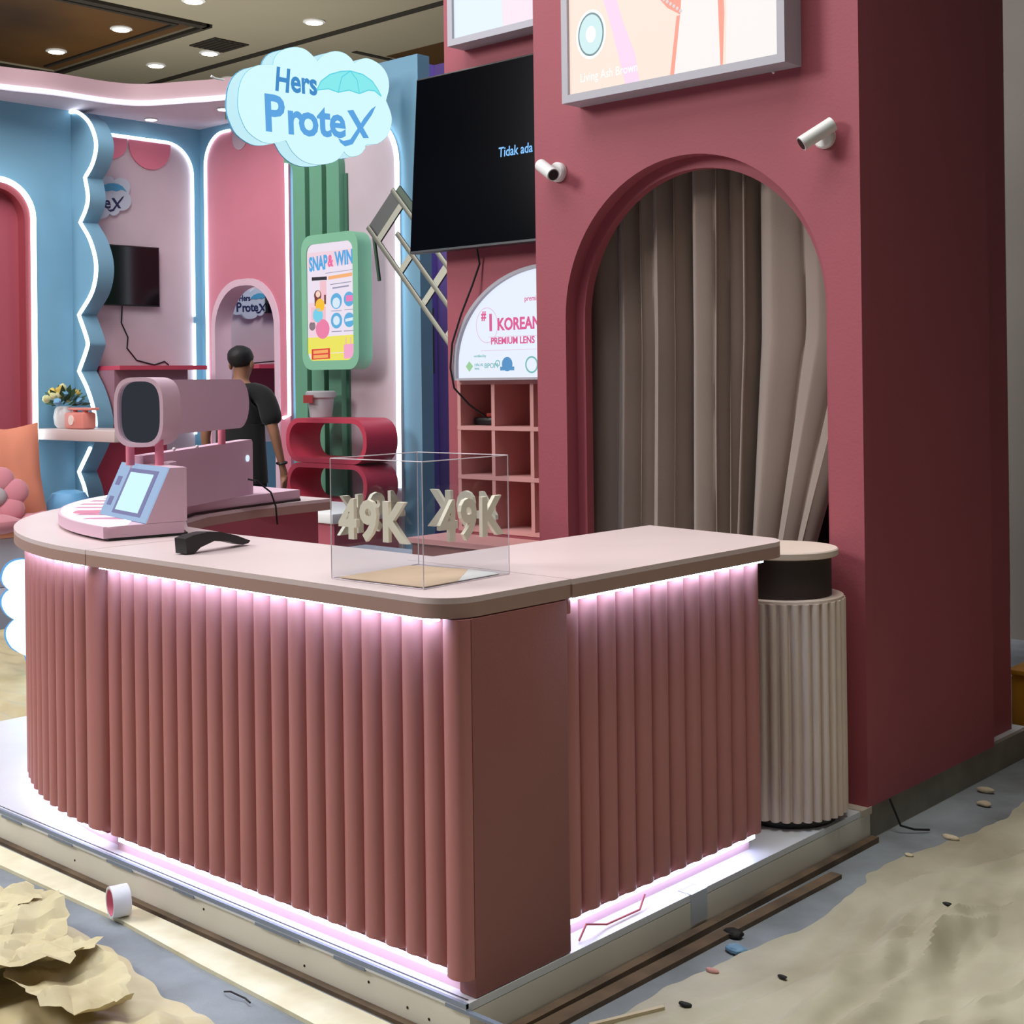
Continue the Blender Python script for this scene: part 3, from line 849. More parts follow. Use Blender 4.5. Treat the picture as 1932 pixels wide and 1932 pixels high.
mb.prism(arc(-2.13, 1.80, 0.072, 0, 2 * pi, 40, .085)[:-1], .0302, .0307, fr3, holes=[arc(-2.13, 1.80, 0.069, 0, 2 * pi, 40, .082)[:-1]])
mb.box(-2.17, -1.54, 1.678, 1.680, 0.031, .0315, fr3); mb.box(-2.12, -1.54, 1.742, 1.744, 0.031, .0315, fr3); mb.build('print_ring', LPK, asc)
mb = MB(); mb.prism([(-2.275, 1.605), (-2.25, 1.63), (-2.225, 1.605), (-2.25, 1.578)], .031, .0315, fr3); mb.build('print_leaf', GRN, asc)
mb = MB(); text(mb, 'HALAL', 0.02, fr3, -2.215, 1.605, .031); text(mb, 'lens', 0.02, fr3, -2.215, 1.588, .031); text(mb, 'BPOM', 0.034, fr3, -2.15, 1.595, .031); text(mb, 'certified by', 0.018, fr3, -2.22, 1.648, .031)
mb.prism(arc(-2.062, 1.617, 0.016, 0, 2 * pi, 20)[:-1], .031, .0315, fr3, holes=[arc(-2.062, 1.617, 0.011, 0, 2 * pi, 20)[:-1]])
mb.prism(arc(-1.845, 1.607, 0.04, 0, 2 * pi, 24)[:-1], .031, .0315, fr3, holes=[arc(-1.845, 1.607, 0.032, 0, 2 * pi, 24)[:-1]]); mb.build('print_badges', TL, asc)
mb = MB(); mb.prism(arc(-2.0, 1.612, 0.034, 0, 2 * pi, 24)[:-1], .031, .0315, fr3); mb.box(-2.045, -1.955, 1.582, 1.60, .031, .032, fr3); mb.build('print_seal', BLP, asc)

# ---- upper light boxes
def lightbox(name, x0, x1, z0, z1, y, depth, label):
    fr = frame((0, y, 0), (1, 0, 0), (0, 0, 1))
    o = thing('lightbox', label, 'light box', ((x0 + x1) / 2, y, z0), group=None)
    b_ = 0.032
    MB(fr).prism([(x0, z0), (x1, z0), (x1, z1), (x0, z1)], 0.0, depth, holes=[[(x0 + b_, z0 + b_), (x1 - b_, z0 + b_), (x1 - b_, z1 - b_), (x0 + b_, z1 - b_)]]).build('frame', GREYF, o)
    return o, fr, (x0 + b_, x1 - b_, z0 + b_, z1 - b_)


o, fr, (a, b_, c_, d_) = lightbox('lb', -1.255, -0.20, 2.672, 3.50, AY, 0.115, 'large lit poster box above the archway showing a lens and pale skin tones')
D0 = 0.1
SK = mat('poster_peach', (255, 228, 214), emit=1.0)
psc = MB(fr).prism([(a, c_), (b_, c_), (b_, d_), (a, d_)], 0.01, D0).build('screen', SK, o)
def flat(mb, pts, d=D0, th=.0005): return mb.prism(pts, d, d + th, fr)
w_ = b_ - a
m_ = MB(); flat(m_, [(a + .17 * w_, d_), (a + .27 * w_, d_), (a + .24 * w_, 3.08), (a + .28 * w_, 2.96), (a + .34 * w_, 2.82), (a + .36 * w_, c_), (a + .29 * w_, c_), (a + .23 * w_, 2.92), (a + .17 * w_, 3.10)]); m_.build('print_ribbon', mat('poster_pink', (250, 214, 240), emit=1.0), psc)
m_ = MB(); flat(m_, [(a + .34 * w_, d_), (a + .60 * w_, d_), (a + .58 * w_, 3.1), (a + .565 * w_, 2.93), (a + .50 * w_, 2.97), (a + .42 * w_, 3.06)]); flat(m_, [(a + .545 * w_, 2.93), (a + .57 * w_, 2.93), (a + .545 * w_, c_), (a + .51 * w_, c_)], D0 + .0006)
flat(m_, [(a + .72 * w_, d_), (a + .745 * w_, d_), (a + .765 * w_, 2.9), (a + .755 * w_, c_), (a + .745 * w_, c_)], D0 + .0012); m_.build('print_shadow', mat('poster_coral', (250, 160, 140), emit=1.0), psc)
m_ = MB(); flat(m_, [(a + .60 * w_, d_), (a + .73 * w_, d_), (a + .75 * w_, 2.9), (a + .745 * w_, c_), (a + .53 * w_, c_), (a + .565 * w_, 2.95)], D0 + .0008); flat(m_, [(a + .755 * w_, d_), (b_, d_), (b_, c_), (a + .77 * w_, c_), (a + .775 * w_, 2.9)], D0 + .0009); m_.build('print_fingers', mat('poster_pale', (246, 240, 238), emit=1.0), psc)
lc = (a + .115, 2.935)
m_ = MB(); m_.prism(arc(lc[0], lc[1], .067, 0, 2 * pi, 40, .088)[:-1], D0 + .001, D0 + .0014, fr); m_.build('print_lens_ring', mat('poster_teal_grey', (120, 150, 156), emit=.9), psc)
m_ = MB(); m_.prism(arc(lc[0], lc[1], .060, 0, 2 * pi, 40, .080)[:-1], D0 + .0016, D0 + .0019, fr); m_.build('print_lens', mat('poster_lens', (206, 236, 238), emit=1.0), psc)
m_ = MB(); m_.prism(arc(lc[0], lc[1], .026, 0, 2 * pi, 30, .034)[:-1], D0 + .002, D0 + .0022, fr); m_.prism(arc(lc[0], lc[1], .078, 0, 2 * pi, 40, .10)[:-1], D0 + .0006, D0 + .0008, fr)
text(m_, 'Living Ash Brown', 0.052, fr, a + .055, 2.748, D0 + .0016, sx=.80); m_.build('print_lettering', mat('poster_white', (255, 252, 250), emit=1.0), psc)
m_ = MB()
for i in range(16):
    u = i / 15
    m_.sph((a + (.33 + .235 * u) * w_, AY - D0 - .002, 3.10 - .155 * u + .03 * (u * (1 - u))), .007, .002, .007, 8, 6)
m_.build('print_necklace', mat('poster_bead', (236, 224, 226), emit=.9), psc)
MB().sph((-0.30, AY - .03, 2.662), .006).build('screw', WHITE, o)
o2, fr, (a, b_, c_, d_) = lightbox('lb', -2.29, -1.525, 3.15, 3.7, RY, 0.115, 'lit poster box at the top above the large television, cut by the frame')
MB(fr).prism([(a, c_), (b_, c_), (b_, d_), (a, d_)], 0.01, 0.1).build('screen', mat('poster_cool', (226, 240, 252), emit=1.0), o2)
MB(fr).prism([(a + .32, c_), (b_, c_), (b_, d_), (a + .30, d_)], 0.1, 0.1004).build('print_figure', mat('poster_lilac', (244, 228, 240), emit=1.0), o2)

# ---- spot lamps
def spot(base, direc, label):
    o = thing('spot_lamp', label, 'lamp', base, group='white spot lamps on the rose arch wall')
    B = Vector(base)
    MB().lathe((0, 0, 0), [(0.042, 0), (0.042, 0.016), (0.036, 0.024)], 28, m=frame(B, (1, 0, 0), (0, 0, 1))).build('wall_plate', WHITE, o)
    j = B + Vector((0, -0.05, 0.0))
    MB().cyl(B + Vector((0, -.02, 0)), j, 0.011).sph(j, .018).build('swivel_joint', WHITE, o)
    d = Vector(direc).normalized(); c0 = j + Vector((0, -0.022, 0))
    MB().cyl(c0 - d * 0.075, c0 + d * 0.06, 0.027, n=24).build('lamp_body', WHITE, o)
    MB().cyl(c0 + d * 0.0601, c0 + d * 0.062, 0.022, n=24).build('lens', BLACK, o)


spot((-1.375, AY, 2.415), (0.80, -0.35, -0.42), 'white cylindrical spot lamp at the left of the arch, aimed down to the right')
spot((-0.105, AY, 2.40), (-0.62, -0.62, -0.55), 'white cylindrical spot lamp at the upper right of the arch, aimed down to the left')

# ------------------------------------------------------------------ right background
struct(MB().box(-1.11, 9, 6.0, 6.1, FZ, CZ).build('wall_right', GREYW), 'grey hall partition at the far right edge', 'wall')
t = thing('yellow_crate', 'dark yellow storage crate at the right edge behind the booth', 'crate', (0.2, 3.8, FZ))
MB().bbox(-0.10, 0.5, 3.58, 4.0, FZ + .05, 0.20, 0.012).build('body', YEL, t)
MB().bbox(-0.115, 0.515, 3.565, 4.015, 0.2005, 0.225, 0.008).build('rim', YEL, t)
MB().box(-0.08, 0.48, 3.6, 3.98, FZ, FZ + .05).build('base', BLACK, t)

# ------------------------------------------------------------------ console on the counter end
KB = Vector((-1.756, 0.401, 1.0)); kr = -0.202
KM = Matrix.Translation(KB) @ Matrix.Rotation(kr, 4, 'Z')
kt = thing('selfie_console', 'pink console with striped round slab, slanted lit touch panel, mirror head and tall rear fin', 'console', KB, kr)
inn = [(-1.756, 0.401), (-1.95, 0.50), (-2.2, 0.66), (-2.36, 0.85), (-2.43, 1.1), (-2.53, 1.54)]
outr = [(-2.95, 1.56)] + [(CX_ - 1.50 * sin(a), CY_ - 1.27 * cos(a)) for a in [pi / 2 - i * (pi / 2 - 0.12) / 30 for i in range(31)]] + [(-1.815, 0.115)]
slab = inn + outr
slabo = MB().prism([(p[0], p[1]) for p in slab], 1.010, 1.050).build('slab', MAUVE, kt)
MB().prism([(CX_ + (p[0] - CX_) * 0.99 - 0.0, 0.02 + p[1] * 0.985) for p in slab], 1.0005, 1.0098).build('shadow_gap', BLACK, kt)  # black layer standing for the shadow gap under the slab
STW = mat('stripe_white_glow', (250, 246, 255), emit=0.3)  # white paint given a faint glow so the slab top reads bright
sl2 = [(CX_ - 1.49 * sin(a), CY_ - 1.26 * cos(a)) for a in [pi / 2 - i * (pi / 2 - 0.14) / 30 for i in range(31)]]
MB().prism([(-1.80, 0.20), (-2.2, 0.50), (-2.55, 0.75), (-2.75, 1.3)] + sl2 + [(-1.80, 0.125)], 1.0502, 1.0512).build('white_top', STW, kt)
# stripes: pink bars inside the white area
def inside(p, poly_):
    c_ = False
    for i in range(len(poly_)):
        (x1_, y1_), (x2_, y2_) = poly_[i], poly_[i - 1]
        if (y1_ > p[1]) != (y2_ > p[1]) and p[0] < (x2_ - x1_) * (p[1] - y1_) / (y2_ - y1_) + x1_: c_ = not c_
    return c_
WT = [(-1.80, 0.20), (-2.2, 0.50), (-2.55, 0.75), (-2.75, 1.3)] + sl2 + [(-1.80, 0.125)]
sd = Vector((.80, .60)); sn = Vector((-.60, .80)); stm = mat('stripe_pink', (206, 140, 168), .5)
for k in range(9):
    base = Vector((-1.98, 0.17)) + sn * (k * .145)
    ins = [j * .01 for j in range(-160, 80) if inside(base + sd * (j * .01), WT)]
    if len(ins) < 22: continue
    a0_, a1_ = ins[0] + .05, min(ins[-1], ins[0] + .85) - .02
    p = base + sd * a0_; q = base + sd * a1_
    MB().prism([tuple(p - sn * .026), tuple(q - sn * .038), tuple(q + sn * .038), tuple(p + sn * .026)], 1.0513, 1.0520).build('stripe', stm, slabo, smooth=False)
cc_ = (-2.34, 0.385)
MB().prism(arc(cc_[0], cc_[1], 0.075, 0, 2 * pi, 24)[:-1], 1.0521, 1.0526).build('round_emblem', mat('stripe_pink2', (214, 132, 158), .5), slabo)
# wedge
w, d, s_, zt = 0.462, 0.14, 0.051, 0.242
frs = KM @ frame((0, 0, 0), (0, 1, 0), (0, 0, 1))
MB(frs).prism([(-d, 0.051), (0, 0.051), (0, zt), (-s_, zt)], -w, 0).build('wedge_body', MAUVE, kt)
v0 = Vector((0, -d, 0.051)); v1 = Vector((0, -s_, zt)); upv = (v1 - v0)
ffr = KM @ frame((-w, -d, 0.051), (1, 0, 0), upv); LH = upv.length
PANB = mat('touch_panel_frame', (176, 206, 246), emit=0.75); PANW = mat('touch_panel_screen', (208, 246, 255), emit=1.0); PANV = mat('touch_panel_bezel', (150, 150, 206), emit=0.6)
MB(ffr).box(0.0, w, 0, LH, 0, 0.006).build('panel_frame', PANB, kt)
MB(ffr).box(0.12, 0.40, 0.015, LH - .02, 0.0062, 0.009).build('screen_bezel', PANV, kt)
MB(ffr).box(0.145, 0.37, 0.028, LH - .035, 0.0092, 0.0105).build('touch_screen', PANW, kt)
for z_ in (.04, .12): MB(ffr).box(0.035, 0.075, z_, z_ + .035, 0.0062, .009).build('slot', PANV, kt)
# top rim behind wedge and rear fin
finA = Vector((-2.06, 0.43)); finB = Vector((-2.526, 1.277)); fd = (finB - finA).normalized()
rim = [(-0.02, 0.005), (-0.02, 0.04), (-0.44, 0.04), (-0.44, 0.005)]
fn_ = Vector((-fd.y, fd.x))
FIN = MB(frame((finA.x, finA.y, 1.0505), (fd.x, fd.y, 0), (0, 0, 1)))
fl_ = (finB - finA).length
FIN.prism([(0, 0), (fl_, 0), (fl_, 0.228), (fl_ - .012, 0.24), (0, 0.222)], -0.055, 0.0)
FIN.build('rear_fin', MAUVE, kt)
# curved wall joining the wedge to the fin
pth = [KM @ Vector((0.0 - 0.01, 0.0, 0)), KM @ Vector((-0.10, 0.05, 0)), KM @ Vector((-0.24, 0.06, 0)), KM @ Vector((-0.40, 0.04, 0)), KM @ Vector((-0.475, 0.08, 0)), KM @ Vector((-0.46, 0.15, 0)), KM @ Vector((-.40, .17, 0)), Vector((finA.x - .0, finA.y + .02, 0))]
poly = [(-w, 0.0), (-0.002, 0.0), (-0.002, 0.012), (-0.2, 0.02), (-0.30, 0.07), (-0.36, 0.12), (-0.42, 0.13), (-0.455, 0.10), (-0.462, 0.05)]
MB(KM).prism(poly, 0.0512, zt - .0).build('rear_shell', MAUVEL, kt)
# mirror head
MC = Vector((-1.985, 0.365, 1.437)); ma = Vector((-0.546, 0.838, 0)).normalized(); mr = Vector((ma.y, -ma.x, 0))
mfr = frame(MC, mr, (0, 0, 1))    # normal = mr x z = -ma
def sq(r, rz, e=0.62, n=40): return [(math.copysign(abs(cos(2 * pi * i / n)) ** e, cos(2 * pi * i / n)) * r, math.copysign(abs(sin(2 * pi * i / n)) ** e, sin(2 * pi * i / n)) * rz) for i in range(n)]
MB(mfr).prism(sq(0.096, 0.128), -0.16, 0.0, holes=[sq(0.083, 0.113)]).build('mirror_hood', MAUVEL, kt)
MB(mfr).prism(sq(0.0828, 0.1128), -0.04, -0.018).build('mirror', MIRROR, kt)
MB(mfr).prism(sq(0.0828, 0.1128), -0.159, -0.14).build('hood_back', MAUVE, kt)
# pill board
pa = Vector((-1.985, 0.40, 0)) ; pb = Vector((-2.43, 1.155, 0)); pd = (pb - pa).normalized(); PL = (pb - pa).length; PH = 0.103
pfr = frame((pa.x + mr.x * .03, pa.y + mr.y * .03, 1.452), pd, (0, 0, 1))
MB(pfr).prism([(0.06, -PH), (PL - PH, -PH)] + arc(PL - PH, 0, PH, -pi / 2, pi / 2, 14) + [(PL - PH, PH), (0.06, PH)], -0.03, 0.0).build('pill_board', MAUVE, kt)
for (x, y, z0_, z1_) in ((-1.945, 0.425, 1.24, 1.335), (-2.075, 0.385, 1.24, 1.335), (-2.345, 0.985, 1.285, 1.36)):
    MB().cyl((x, y, z0_), (x, y, z1_), 0.016, n=16).build('post', HOTP, kt)
q = finB - fd * 0.06
MB(frame((q.x - fn_.x * 0.0, q.y, 1.21), (fd.x, fd.y, 0), (0, 0, 1))).cyl((0, 0, 0), (0, 0, 0.006), 0.014, n=16).build('power_button', mat('button_glow', (220, 240, 255), emit=1.0), kt)
MB().tube([(finB.x - .0 + .02 - fd.x * .06, finB.y - fd.y * .06 - .01, 1.12), (finB.x + .05, finB.y - .02, 1.11), (finB.x + .10, finB.y + .02, 1.06), (finB.x + .12, finB.y + .03, 1.0), (finB.x + .13, finB.y + .03, .92)], 0.004, 8).build('power_cable', BLACK, kt)
for a_ in (0.25, 0.45):
    q = finA + fd * fl_ * a_
    MB().sph((q.x - fn_.x * .0, q.y, 1.285), .007).build('rivet', WHITE, kt)

# low white-topped cabinet further back
t = thing('white_top_cabinet', 'pink cabinet with white top between the counter end and the crimson shelf', 'cabinet', (-4.2, 3.0, 0))
MB().box(-4.62, -3.70, 2.72, 3.22, FZ, 0.72).build('body', DEEP, t)
MB().bbox(-4.65, -3.68, 2.69, 3.25, 0.7205, 0.78, .01).build('top_board', mat('white_laminate', (236, 236, 236), .4), t)
# crates behind the acrylic box
t = thing('folding_crate', 'dark crate with pale papers behind the counter corner, seen through the acrylic box', 'crate', (-3.0, 2.3, 0))
MB().prism([(-3.35, 2.2), (-2.75, 2.2), (-2.75, 2.65), (-3.35, 2.65)], 0.0, 0.60).build('body', mat('dark_crate', (44, 46, 60), .5), t)
MB().box(-3.37, -2.73, 2.18, 2.67, 0.6005, 0.63).build('rim', mat('grey_rim', (150, 156, 170), .4), t)
tag(MB().box(-3.2, -2.8, 1.75, 2.1, 0.0, 0.34).build('paper_box', mat('beige_box', (196, 186, 150), .7)), 'beige carton on the platform before the dark crate', 'box')


# ------------------------------------------------------------------ background booth (blue and pink)
XB = -7.7; YC = 4.6
booth = MB().box(XB, -6.5, 0.6, 2.7, FZ, 0.10).box(XB, -5.2, 2.7, YC, FZ, 0.10)
struct(booth.build('trim_3', mat('booth_floor_grey', (170, 172, 184), .5)), 'low floor platform of the blue and pink booth', 'trim')
struct(MB().box(XB - 0.15, XB, -1.0, YC - .0, FZ, 3.93).build('wall_blue', BLUE), 'sky blue booth wall on the far left', 'wall')
# wall C with window opening
f = frame((0, YC, 0), (1, 0, 0), (0, 0, 1))
def arch_rect(x0, x1, z0, z1, r, n=10): return rrect(x0, x1, z0, z1, r, n, (0, 0, 1, 1))
WIN = arch_rect(-7.45, -6.60, 0.5, 2.37, 0.38)
struct(MB(f).prism([(XB, FZ), (-4.93, FZ), (-4.93, 3.95), (XB, 3.95)], -0.12, 0, holes=[WIN]).build('wall_booth_back', BLUE), 'sky blue back wall of the far booth with an arched opening', 'wall')
# pink panel on C, neon
t = thing('lit_alcove', 'mid pink arched panel with white outline light and arched opening, behind the man', 'alcove', (-7.0, YC, 0.1))
MB(f).prism(rrect(-7.56, -6.44, 0.1, 3.68, 0.27, 10, (0, 0, 0, 1)), 0.001, 0.03, holes=[WIN]).build('panel_board', MIDP, t)
MB(f).tube([(-7.56, 1.0, .04)] + [(p[0], p[1], .04) for p in reversed(arc(-7.29, 3.41, .27, pi / 2, pi, 10))] + [(-7.2, 3.68, .04)], 0.0125, 8).build('outline_light', NEON, t)
MB(f).tube([(-6.44, 3.7, .04), (-6.44, 1.27, .04), (-6.52, 1.25, .04)], 0.014, 8).build('outline_light', NEON, t)
MB(f).prism(arch_rect(-7.49, -6.56, 0.47, 2.41, 0.40), 0.031, 0.05, holes=[WIN]).prism(arch_rect(-7.4495, -6.6005, 0.501, 2.3695, 0.379), -0.12, 0.0499, holes=[arch_rect(-7.435, -6.615, 0.515, 2.355, 0.365)]).build('opening_frame', MAUVEL, t)
MB(f).tube([(-7.50, 1.6, -.04), (-7.50, 2.12, -.04)], 0.001, 6).build('inner_edge', NEON, t)
MB(f).cyl((-7.07, 3.60, 0.032), (-7.07, 3.60, 0.036), 0.10, n=20).build('scallop_print', mat('scallop_grey', (200, 176, 190), .6), t)
# next bay beyond opening
struct(MB().box(XB - 0.15, XB, YC + 0.12, 7.2, FZ, 3.93).build('wall_bay', PALE), 'pale pink wall of the bay seen through the arched opening', 'wall')
struct(MB().box(XB, -4.9, 7.2, 7.3, FZ, 3.93).build('wall_bay_end', MIDP), 'pink end wall of the bay behind the opening', 'wall')
tag(MB().tube([(XB + .03, 4.80, 0.4), (XB + .03, 4.80, 1.6)], .012).tube([(XB + .03, 4.80, 1.68), (XB + .03, 4.80, 2.3)], .012).build('tube_light', NEON), 'thin vertical white tube light inside the arched opening', 'light')
t = thing('desk_shelf', 'pink wall desk seen through the arched opening right of the man', 'desk', (XB + .2, 5.3, 1.6))
MB().box(XB, XB + 0.35, 4.95, 5.75, 1.665, 1.70).build('desk_top', SHELFR, t); MB().box(XB, XB + 0.03, 4.95, 5.75, 1.3, 1.665).build('apron', DEEP, t)
struct(MB().box(XB, XB + .02, 5.0, 7, 0.1, 1.0).build('trim_4', BLUE), 'blue dado in the bay behind the opening', 'trim')
t = thing('television', 'black television inside the bay, glimpsed at the top of the arched opening', 'television', (XB, 5.7, 2.2))
MB().bbox(XB + .02, XB + .06, 5.27, 5.95, 2.17, 2.72, .004).build('housing', BLACK, t); MB().box(XB + .0601, XB + .063, 5.28, 5.94, 2.18, 2.71).build('screen', SCREEN, t)
MB().tube([(XB + .03, 5.62, 2.17), (XB + .02, 5.6, 2.0), (XB + .02, 5.5, 1.85), (XB + .02, 5.46, 1.74), (XB + .02, 5.2, 1.72), (XB + .02, 5.05, 1.71)], .006, 6).build('power_cable', BLACK, t)
MB().box(XB + .001, XB + .02, 5.5, 5.7, 2.35, 2.55).build('bracket', BLACK, t)

# panel on B
fB = frame((XB, 0, 0), (0, 1, 0), (0, 0, 1))
t = thing('lit_alcove', 'pale pink wall panel with rounded white outline light, behind the small television', 'alcove', (XB, 4.0, 0.1))
MB(fB).prism(rrect(3.52, 4.50, 0.1, 3.60, 0.26, 10, (0, 0, 1, 0)), 0.001, 0.025).build('panel_board', PALE, t)
MB(fB).tube([(3.53, 3.60, .035), (4.24, 3.60, .035)] + [(p[0], p[1], .035) for p in reversed(arc(4.24, 3.34, .26, 0, pi / 2, 8))] + [(4.5, 2.4, .035), (4.5, 2.12, .035)], 0.0125, 8).build('outline_light', NEON, t)
MB(fB).tube([(4.5, 2.06, .035), (4.5, 1.1, .035)], 0.0125, 8).build('outline_light', NEON, t)
sc = MB(fB)
for x0_, x1_, dz in ((3.53, 3.86, .14), (3.88, 4.28, .19)):
    sc.prism([(x0_, 3.58), (x0_, 3.54)] + [((x0_ + x1_) / 2 - (x1_ - x0_) / 2 * cos(pi * i / 12), 3.54 - dz * sin(pi * i / 12)) for i in range(1, 12)] + [(x1_, 3.54), (x1_, 3.58)], 0.026, 0.04)
sc.build('scallop_print', HOTP, t)
t = thing('television', 'small black television on the pale pink panel left of the neon corner', 'television', (XB, 3.9, 2.2))
MB(fB).box(3.53, 4.13, 2.19, 2.69, 0.04, 0.075).build('housing', BLACK, t); MB(fB).box(3.54, 4.12, 2.2, 2.68, 0.0751, 0.078).build('screen', SCREEN, t)
MB(fB).box(3.6, 3.9, 2.3, 2.5, 0.026, 0.04).build('bracket', BLACK, t)
MB(fB).tube([(3.79, 2.19, .045), (3.79, 2.05, .03), (3.85, 1.93, .03), (3.84, 1.84, .03), (3.93, 1.74, .03), (4.1, 1.70, .03), (4.2, 1.73, .03), (4.24, 1.70, .03)], .006, 6).build('power_cable', BLACK, t)
t = thing('desk_shelf', 'crimson-topped pink wall desk under the small television', 'desk', (XB + .2, 3.9, 1.5))
MB().box(XB + .026, XB + 0.42, 3.53, 4.36, 1.655, 1.69).build('desk_top', SHELFR, t)
MB().box(XB + .026, XB + 0.34, 3.53, 4.22, 1.25, 1.654).build('cabinet_body', mat('dusty_mauve', (150, 104, 116), .6), t)
MB().box(XB + .026, XB + .05, 3.53, 4.2, 0.4, 1.249).build('lower_panel', SHELFR, t)

# cloud shapes
CLOUD = [(-0.661,-0.037),(-0.643,0.056),(-0.597,0.135),(-0.519,0.193),(-0.439,0.216),(-0.371,0.225),(-0.358,0.274),(-0.300,0.334),(-0.194,0.375),(-0.099,0.377),(-0.027,0.342),(0.009,0.310),(0.071,0.368),(0.170,0.408),(0.258,0.408),(0.321,0.380),(0.346,0.350),(0.412,0.392),(0.490,0.407),(0.595,0.380),(0.661,0.320),(0.679,0.233),(0.647,0.129),(0.696,0.035),(0.695,-0.045),(0.653,-0.130),(0.558,-0.196),(0.453,-0.213),(0.440,-0.244),(0.387,-0.295),(0.297,-0.317),(0.240,-0.287),(0.183,-0.351),(0.095,-0.389),(-0.028,-0.407),(-0.135,-0.390),(-0.217,-0.339),(-0.263,-0.279),(-0.275,-0.271),(-0.368,-0.300),(-0.470,-0.303),(-0.581,-0.253),(-0.635,-0.178),(-0.660,-0.109)]
UMB = [(-0.001,0.109),(0.037,0.176),(0.118,0.236),(0.218,0.273),(0.307,0.290),(0.423,0.283),(0.513,0.248),(0.565,0.196),(0.598,0.151),(0.532,0.182),(0.473,0.178),(0.388,0.141),(0.292,0.152),(0.191,0.122),(0.104,0.134)]


def smooth_loop(pts, cusp=(5, 11, 16, 22, 28, 31, 38)):
    out = []; n = len(pts)
    for i in range(n):
        p0, p1, p2, p3 = [Vector(pts[(i + k) % n]) for k in (-1, 0, 1, 2)]
        if i in cusp: p0 = p1 - (p2 - p1) * .3
        if (i + 1) % n in cusp: p3 = p2 + (p2 - p1) * .3
        for k in range(3):
            t_ = k / 3
            q = 0.5 * ((2 * p1) + (-p0 + p2) * t_ + (2 * p0 - 5 * p1 + 4 * p2 - p3) * t_ ** 2 + (-p0 + 3 * p1 - 3 * p2 + p3) * t_ ** 3)
            out.append((q.x, q.y))
    return out


CL = smooth_loop(CLOUD)


def logo(fr, s, o, m_hers, m_prot, m_umb, m_line, d=0.001, cut=False):
    if not cut:
        mh = MB(); text(mh, 'H', 0.225 * s, fr, -0.365 * s, 0.060 * s, d, sx=.80, bold=.006 * s, shear=.12); text(mh, 'ers', 0.215 * s, fr, -0.225 * s, 0.070 * s, d, sx=.86, bold=.006 * s, rot=.03)
        mh.build('lettering_small', m_hers, o)
    mp = MB()
    for ch, x, y, sc_ in (('P', -.455, -.222, 1.10), ('r', -.262, -.218, 1.02), ('o', -.160, -.213, 1.02), ('t', .012, -.198, 1.04), ('e', .112, -.190, 1.0)):
        if cut and ch in 'Pro': continue
        text(mp, ch, 0.315 * s * sc_, fr, x * s, y * s, d, sx=1.0, bold=.0085 * s, rot=.035)
    # x with swoosh
    mp.prism([(p[0] * s, p[1] * s) for p in [(.275, .005), (.330, .018), (.475, -.165), (.422, -.172)]], d, d + .002, fr)
    sw = [(.545, .075), (.500, .045), (.430, -.03), (.365, -.115), (.300, -.195), (.235, -.215), (.190, -.200)]
    lo = [(.205, -.228), (.250, -.252), (.320, -.228), (.385, -.140), (.455, -.055), (.505, .005)]
    mp.prism([(p[0] * s, p[1] * s) for p in sw + lo], d + .0001, d + .0022, fr)
    mp.build('lettering_large', m_prot, o)
    MB(fr).prism([(p[0] * s, p[1] * s) for p in UMB], d, d + .002).build('umbrella_print', m_umb, o)
    if m_line:
        ml = MB(fr)
        def line(a, b, w=.004):
            a = Vector(a) * s; b = Vector(b) * s; n_ = Vector((-(b - a).y, (b - a).x)).normalized() * w * s
            ml.prism([tuple(a - n_), tuple(b - n_), tuple(b + n_), tuple(a + n_)], d + .0025, d + .0035)
        for i in range(len(UMB)): line(UMB[i], UMB[(i + 1) % len(UMB)])
        for e_ in ((.191, .122), (.388, .141)): line((.307, .290), ((.307 + e_[0]) / 2 + (e_[0] - .29) * .22, .235)); line(((.307 + e_[0]) / 2 + (e_[0] - .29) * .22, .235), e_)
        ml.build('umbrella_outline', m_line, o)


# hanging cloud sign
o = thing('cloud_sign', 'glowing white cloud sign with blue lettering and umbrella hanging over the far booth', 'sign', (-5.0, 3.70, 3.04))
fs = frame((-5.0, 3.70, 3.45), (0, 1, 0), (0, 0, 1))
sface = MB(fs).prism(CL, -0.002, 0.0).build('face', SIGNW, o)
MB(fs).prism(CL, -0.13, -0.006).build('side_band', SIGNS, o)
MB(fs).prism([(p[0] * 1.004, p[1] * 1.004) for p in CL], -0.006, -0.002).build('face_rim', mat('sign_rim_blue', (80, 160, 190), emit=.5), o)
MB(fs).prism([(p[0] * 1.008, p[1] * 1.008) for p in CL], -0.137, -0.1305).build('back_board', mat('sign_back_blue', (90, 160, 200), .5), o)
logo(fs, 1.0, sface, TXTB2, TXTB, TXTC, TXTC2)
MB().box(-5.3, -5.137, 4.22, 4.34, 3.76, 3.84).build('bracket', BLUE, o)
MB().tube([(-5.1, 3.0, 3.54), (-5.1, 2.93, 3.54), (-5.1, 2.90, 3.55)], .008, 6).build('side_hook', WHITE, o)

# small cloud signs
o = thing('cloud_plaque', 'small white cloud plaque with navy lettering seen through the arched opening', 'plaque', (XB + .04, 5.10, 2.1))
fs = frame((XB + .03, 5.10, 2.25), (0, 1, 0), (0, 0, 1)); s = 0.34
MB(fs).prism([(p[0] * s, p[1] * s) for p in CL], -0.028, 0.0).build('board', CLOUDP, o); logo(fs, s, o, NAVY, NAVY, CYANP, None)
o = thing('cloud_plaque', 'small white cloud plaque half hidden by the scalloped blue screen', 'plaque', (XB + .06, 3.62, 3.0))
fs = frame((XB + .055, 3.575, 3.07), (0, 1, 0), (0, 0, 1)); s = 0.44
MB(fs).prism([(max(p[0] * s, -.05), p[1] * s) for p in CL if p[0] * s > -.12], -0.028, 0.0).build('board', CLOUDP, o); logo(fs, s, o, NAVY, NAVY, CYANP, None, cut=True)
